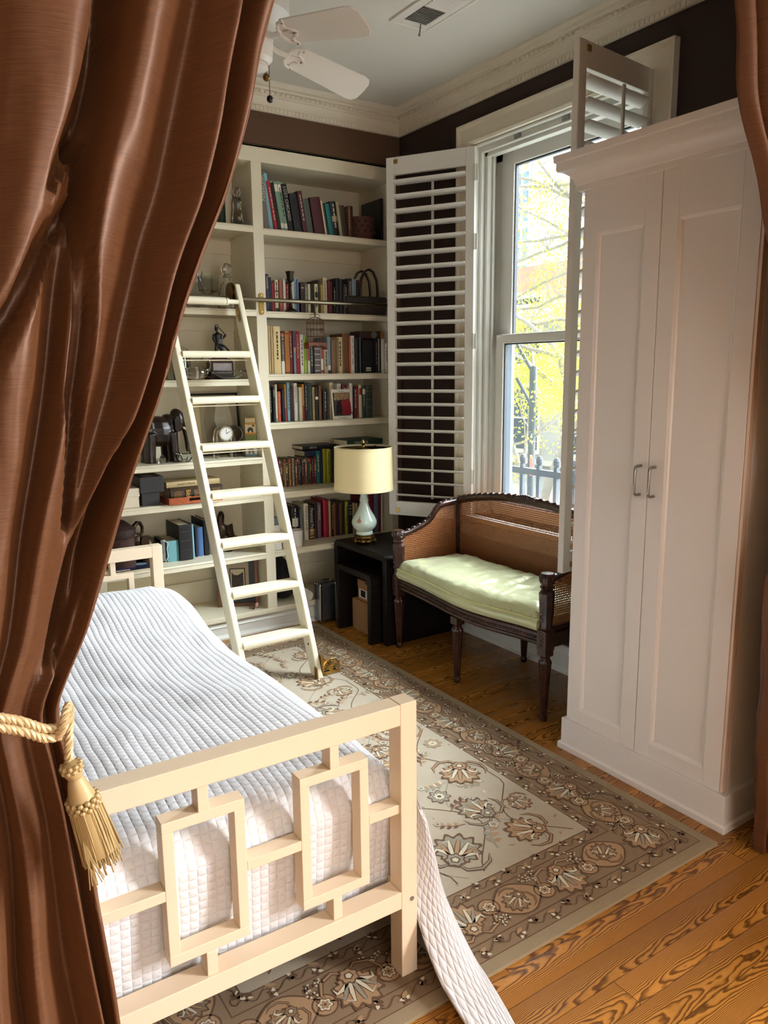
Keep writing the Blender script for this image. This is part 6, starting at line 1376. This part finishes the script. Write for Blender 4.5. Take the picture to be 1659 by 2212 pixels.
# rope tie-back and tassel
GOLD = M('gold_silk_cord', S(186, 164, 124), .45, .15, var=.1, scale=60); GOLD2 = M('gold_fringe', S(160, 138, 94), .55, .1, var=.25, scale=90, stretch=(1, 1, .06))
tb = thing('tieback', 'twisted gold rope tieback with a fringed tassel round the curtain', 'tieback', (-2.65, -2.96, 1.05))
def rope(b, pts, r, tw=46):
    """three twisted strands along a path"""
    P = [Vector(p) for p in pts]; Lg = [0]
    for p, q in zip(P, P[1:]): Lg.append(Lg[-1]+(q-p).length)
    N = int(Lg[-1]/.0035)+2; ctr = []
    for i in range(N):
        s = Lg[-1]*i/(N-1); k = max(j for j in range(len(P)-1) if Lg[j] <= s+1e-9); f = (s-Lg[k])/max(1e-9, Lg[k+1]-Lg[k])
        p0, p1, p2, p3 = P[max(k-1, 0)], P[k], P[k+1], P[min(k+2, len(P)-1)]
        ctr.append((.5*(2*p1+(p2-p0)*f+(2*p0-5*p1+4*p2-p3)*f*f+(3*p1-p0-3*p2+p3)*f**3), s))
    for j in range(3):
        q = []
        for i, (c, s) in enumerate(ctr):
            d = (ctr[min(i+1, N-1)][0]-ctr[max(i-1, 0)][0]).normalized(); u = d.cross(Vector((0, 1, .2))).normalized(); v = d.cross(u); a = s*2*PI*tw+j*2*PI/3
            q.append(c+(u*cos(a)+v*sin(a))*r*.52)
        b.tube(q, r*.60, 6)
YT = -2.96
b = B()
rope(b, [(-2.975, -2.93, 1.195), (-2.90, YT-.01, 1.172), (-2.80, YT-.02, 1.132), (-2.72, YT-.012, 1.098), (-2.66, YT, 1.068), (-2.628, YT+.004, 1.046), (-2.608, YT+.008, 1.040)], .0062, 40)
rope(b, [(-2.975, -2.93, 1.183), (-2.90, YT-.012, 1.159), (-2.80, YT-.022, 1.119), (-2.72, YT-.014, 1.085), (-2.66, YT-.002, 1.055), (-2.628, YT+.002, 1.033), (-2.608, YT+.006, 1.029)], .0062, 40)
out('rope', b, GOLD, tb, smooth=True)
b = B(); rope(b, [(-2.612, YT+.004, 1.030), (-2.604, YT-.004, 1.046), (-2.598, YT+.006, 1.060), (-2.592, YT+.020, 1.062), (-2.590, YT+.030, 1.046), (-2.594, YT+.024, 1.022), (-2.597, YT+.02, .998), (-2.598, YT+.02, .978)], .006, 40); out('knot', b, GOLD, tb, smooth=True)
TX, TY = -2.596, -2.945
tl = Matrix.Translation((TX, TY, .975)) @ Matrix.Rotation(-.20, 4, 'Y')      # hangs a little out from the cloth
b = B(); b.tlathe([(.004, .010), (.012, .006), (.014, -.004), (.011, -.012), (.0095, -.016), (.012, -.022), (.0175, -.044), (.0185, -.048), (0, -.053)], tl, 24); hd = out('tassel_head', b, M('tassel_cap', S(170, 148, 106), .5, .1, var=.2, scale=80, stretch=(1, 1, .1)), tb, smooth=True)
b = B()
for k in range(3):
    for i in range(13): a = 2*PI*(i+.5*(k % 2))/13; b.ell(tl @ Vector((.0195*cos(a), .0195*sin(a), -.050-.0055*k)), (.0045, .0045, .0042), 8)
out('braided_collar', b, GOLD2, hd, smooth=True)
b = B()
for i in range(10):
    for k in range(2): a = 2*PI*(i+.5*k)/10; b.ell(tl @ Vector((.0125*cos(a), .0125*sin(a), .004-.006*k)), (.0038, .0038, .0038), 8)
out('braided_crown', b, GOLD2, hd, smooth=True)
b = B()
for i in range(240):
    a = R.uniform(0, 2*PI); r = .021*sqrt(R.random()); k = 1.22+R.uniform(-.1, .14); zb = -.148+R.uniform(-.008, .006)+(.0 if R.random() < .93 else -.016)
    b.tube([tl @ Vector(q) for q in ((r*cos(a), r*sin(a), -.058), (r*1.15*cos(a)+R.uniform(-.001, .001), r*1.15*sin(a), -.098), (r*k*cos(a)+R.uniform(-.002, .002), r*k*sin(a), zb))], .0011, 5)
b.tlathe([(.020, -.058), (.0225, -.09), (.0245, -.135), (0, -.138)], tl, 28)
for i in range(9): x = -.02+R.uniform(-.006, .006); b.tube([tl @ Vector(q) for q in ((-.016, -.012, -.09), (x, -.024, -.125), (x+R.uniform(-.010, .010), -.026, -.158-R.random()*.016))], .0007, 4)
out('fringe', b, GOLD2, tb, smooth=True)

# ------------------------------------------------------------------ the street outside
GZ = -1.5
b = B(); b.box(.3, 90, -60, 90, GZ-.1, GZ); struct('ground', b, M('pale_pavement', S(176, 174, 168), .9))
STONE = M('pale_greystone', S(176, 178, 172), .9, var=.06, scale=2); TRIMS = M('stone_trim', S(206, 204, 196), .9); GWIN = M('blue_grey_window_glass', S(70, 84, 92), .25)
def house(x, y0, y1, z1, lab, wallm, rows, winw, winh, step, zfirst, storey, roof=None, cat='building', name='townhouse'):
    t = thing(name, lab, cat, (x, (y0+y1)/2, GZ)); b = B(); b.box(x, x+6, y0, y1, GZ, z1); out('wall', b, wallm, t)
    if rows and roof:
        b = B(); [b.box(x-.12, x, y0, y1, zfirst+storey*k-.45, zfirst+storey*k-.30) for k in range(rows)]; b.box(x-.45, x, y0, y1, z1-.35, z1); b.box(x-.25, x, y0, y1, z1-.6, z1-.35); out('cornice', b, TRIMS, t)
    k = 0; y = y0+step*.5
    while y < y1-winw:
        for r in range(rows):
            b = B(); z = zfirst+storey*r; b.box(x-.06, x+.02, y-winw/2-.12, y+winw/2+.12, z-.14, z+winh+.2); f = out('window', b, TRIMS, t)
            b = B(); b.box(x-.08, x-.03, y-winw/2, y+winw/2, z, z+winh/2-.03); b.box(x-.08, x-.03, y-winw/2, y+winw/2, z+winh/2+.03, z+winh); out('pane', b, GWIN, f)
        y += step
    if roof:
        b = B(); b.prism([(0, 0), (6, 0), (5, 1.3), (.9, 1.3)], y0, y1, lambda u, v, q: (x+u, q, z1+v)); out('roof', b, roof, t)
    return t
house(14, 3, 24, 3.4, 'pale stone townhouse across the street behind the yellow green tree', STONE, 2, 1.0, 1.9, 2.3, -.9, 2.6, M('mansard_pinkish_slate', S(178, 146, 124), .9, var=.15))
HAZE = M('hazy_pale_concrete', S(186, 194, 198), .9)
def tower(x, y0, y1, z1, lab, seed):
    t = thing('apartment_tower', lab, 'tower', (x, (y0+y1)/2, GZ)); b = B(); b.box(x, x+12, y0, y1, GZ, z1); out('wall', b, HAZE, t); n_ = 0
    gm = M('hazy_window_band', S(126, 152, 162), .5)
    for k in range(26):
        z = 3.5+k*1.6
        if z > z1-2: break
        b = B(); [b.box(x-.1, x+.1, y, y+.55, z, z+.95) for y in [y0+.5+i*1.0 for i in range(int(y1-y0-1))]]; out('window_row', b, gm, t)
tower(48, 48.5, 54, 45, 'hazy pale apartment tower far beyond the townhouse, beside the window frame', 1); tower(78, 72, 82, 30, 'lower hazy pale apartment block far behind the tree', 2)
IRON = M('weathered_grey_iron', S(84, 92, 98), .6)
# iron fence
fn_ = thing('iron_fence', 'dark iron fence with rounded finials close outside the window', 'fence', (2.5, 1, GZ)); b = B(); b.box(2.47, 2.52, -4, 6, .50, .56); b.box(2.47, 2.52, -4, 6, -1.2, -1.14); out('rails', b, IRON, fn_)
for i in range(44):
    y = -3.9+.225*i; b = B(); b.box(2.475, 2.515, y-.02, y+.02, GZ, .60); b.ell((2.495, y, .64), (.035, .035, .055), 10); out('picket', b, IRON, fn_)
# street lamp with traffic sign
sl = thing('street_lamp', 'dark street lamp post standing by the tree trunk outside', 'street lamp', (5.4, 4.35, GZ)); b = B(); b.tube([(5.4, 4.35, GZ), (5.4, 4.35, 1.55)], .055, 10); out('post', b, IRON, sl, smooth=True)
b = B(); [b.tube([(5.4, 4.35, z), (5.4+.1, 4.35+.45, z+.42)], .025, 8) for z in (.95, 1.45)]; out('bracket', b, IRON, sl)
b = B(); b.tlathe([(0, 0), (.16, 0), (.16, .02), (0, .02)], Matrix.Translation((5.33, 4.27, .10)) @ Matrix.Rotation(-PI/2, 4, 'Y') @ Matrix.Rotation(-.6, 4, 'X'), 20); out('round_sign', b, M('faded_red_sign', S(196, 120, 116), .6), sl)
BARK = M('grey_bark', S(150, 146, 138), .9, var=.2); LEAF = [M('yellow_green_leaf', S(200, 196, 96), .7, var=.2, scale=3), M('lime_green_leaf', S(190, 194, 112), .7, var=.2, scale=3)]
def tree(name, lab, base, h, seed, lean, lz, dens, leafm, boughs=()):
    rr = random.Random(seed); t = thing(name, lab, 'tree', base, 'spring trees along the street'); tips = []; bt = B()
    def grow(p, d, L_, r, lev):
        pts = [p]; rad = [r]; q = p; dd = d
        for i in range(5):
            dd = (dd+Vector((rr.gauss(0, .13), rr.gauss(0, .13), rr.gauss(.02, .10)))).normalized(); q = q+dd*L_/5; pts.append(q); rad.append(r*(1-.62*(i+1)/5))
            if lev >= 2: tips.append(q)
        bt.tube(pts, rad, 6 if lev else 10)
        if lev < 4:
            for k in range(4 if lev < 2 else 3):
                i = rr.randint(2, 5) if lev else rr.randint(3, 5); ax = Vector((rr.gauss(0, 1), rr.gauss(0, 1), rr.gauss(.15, .6))).normalized()
                grow(pts[i], (dd*.75+ax*.8).normalized(), L_*rr.uniform(.55, .72), rad[i]*.66, lev+1)
    grow(Vector(base), Vector(lean).normalized(), h, h*.045, 0)
    for bw in boughs:
        P = [Vector((base[0], base[1], bw[0][1]-.25))]+[Vector((base[0]-.3+rr.uniform(-.1, .1), y, z)) for y, z in bw]; P.append(P[-1]+(P[-1]-P[-2])*.6)
        bt.tube(P, [.034-.020*i/(len(P)-1) for i in range(len(P))], 7)
        for p, q in zip(P[1:], P[2:]):
            for k in range(6):
                c = p.lerp(q, rr.random()); d = (Vector((rr.gauss(0, .5), rr.gauss(.5, .7), rr.gauss(.1, .7)))).normalized(); L_ = rr.uniform(.15, .5); e = c+d*L_; m_ = c.lerp(e, .5)+Vector((0, 0, rr.uniform(-.05, .08)))
                bt.tube([c, m_, e], [.008, .006, .003], 5); tips.append(e); tips.append(m_) if rr.random() < .4 else None
    out('trunk_and_branches', bt, BARK, t, smooth=True)
    bl = B()
    for p in tips:
        if rr.random() > dens*(1 if lz[0] < p.z < lz[1] else .28): continue
        for k in range(15):
            c = p+Vector((rr.gauss(0, .09), rr.gauss(0, .09), rr.gauss(0, .08))); s = rr.uniform(.014, .032); a = Vector((rr.gauss(0, 1), rr.gauss(0, 1), rr.gauss(0, 1))).normalized(); e = a.cross(Vector((rr.random(), rr.random(), .3))).normalized()
            bl.mi = rr.randint(0, 1); bl.quad([c-a*s, c+e*s*.6, c+a*s, c-e*s*.6])
    o = out('foliage', bl, LEAF, t); o['kind'] = 'stuff'; return t
tree('street_tree', 'spring tree with yellow green leaves right across the window', (6.4, 5.4, GZ), 2.0, 5, (.02, -.04, 1), (.9, 2.7), .75, 0)
tree('street_tree', 'bare branched tree whose sparse boughs reach across the upper sash', (6.6, 4.0, GZ), 3.3, 11, (.02, .10, 1), (5, 6), 1.6, 0, [[(4.2, 3.36), (4.62, 3.53), (5.02, 3.75), (5.7, 4.08)], [(4.19, 3.5), (4.76, 3.49), (5.26, 3.51), (5.71, 3.56)], [(4.19, 3.49), (4.76, 3.38), (5.15, 3.31), (5.73, 3.24)], [(4.15, 2.62), (4.68, 2.62), (4.92, 2.55), (5.22, 2.48), (5.67, 2.49)], [(4.17, 3.1), (4.64, 2.96), (5.03, 2.88), (5.66, 2.69)], [(4.21, 3.88), (4.79, 4.12), (5.29, 4.41), (5.77, 4.57)], [(4.41, 3.99), (4.89, 4.23), (5.15, 4.58), (5.36, 4.83)], [(4.13, 2.16), (4.71, 2.27), (5.21, 2.22), (5.7, 2.33)], [(4.22, 4.13), (4.65, 4.25), (5.19, 4.32), (5.76, 4.42)]])
tree('street_tree', 'farther leafy tree in front of the townhouse beyond the fence', (10.0, 8.6, GZ), 2.4, 23, (0, .05, 1), (.3, 3.0), .7, 0)
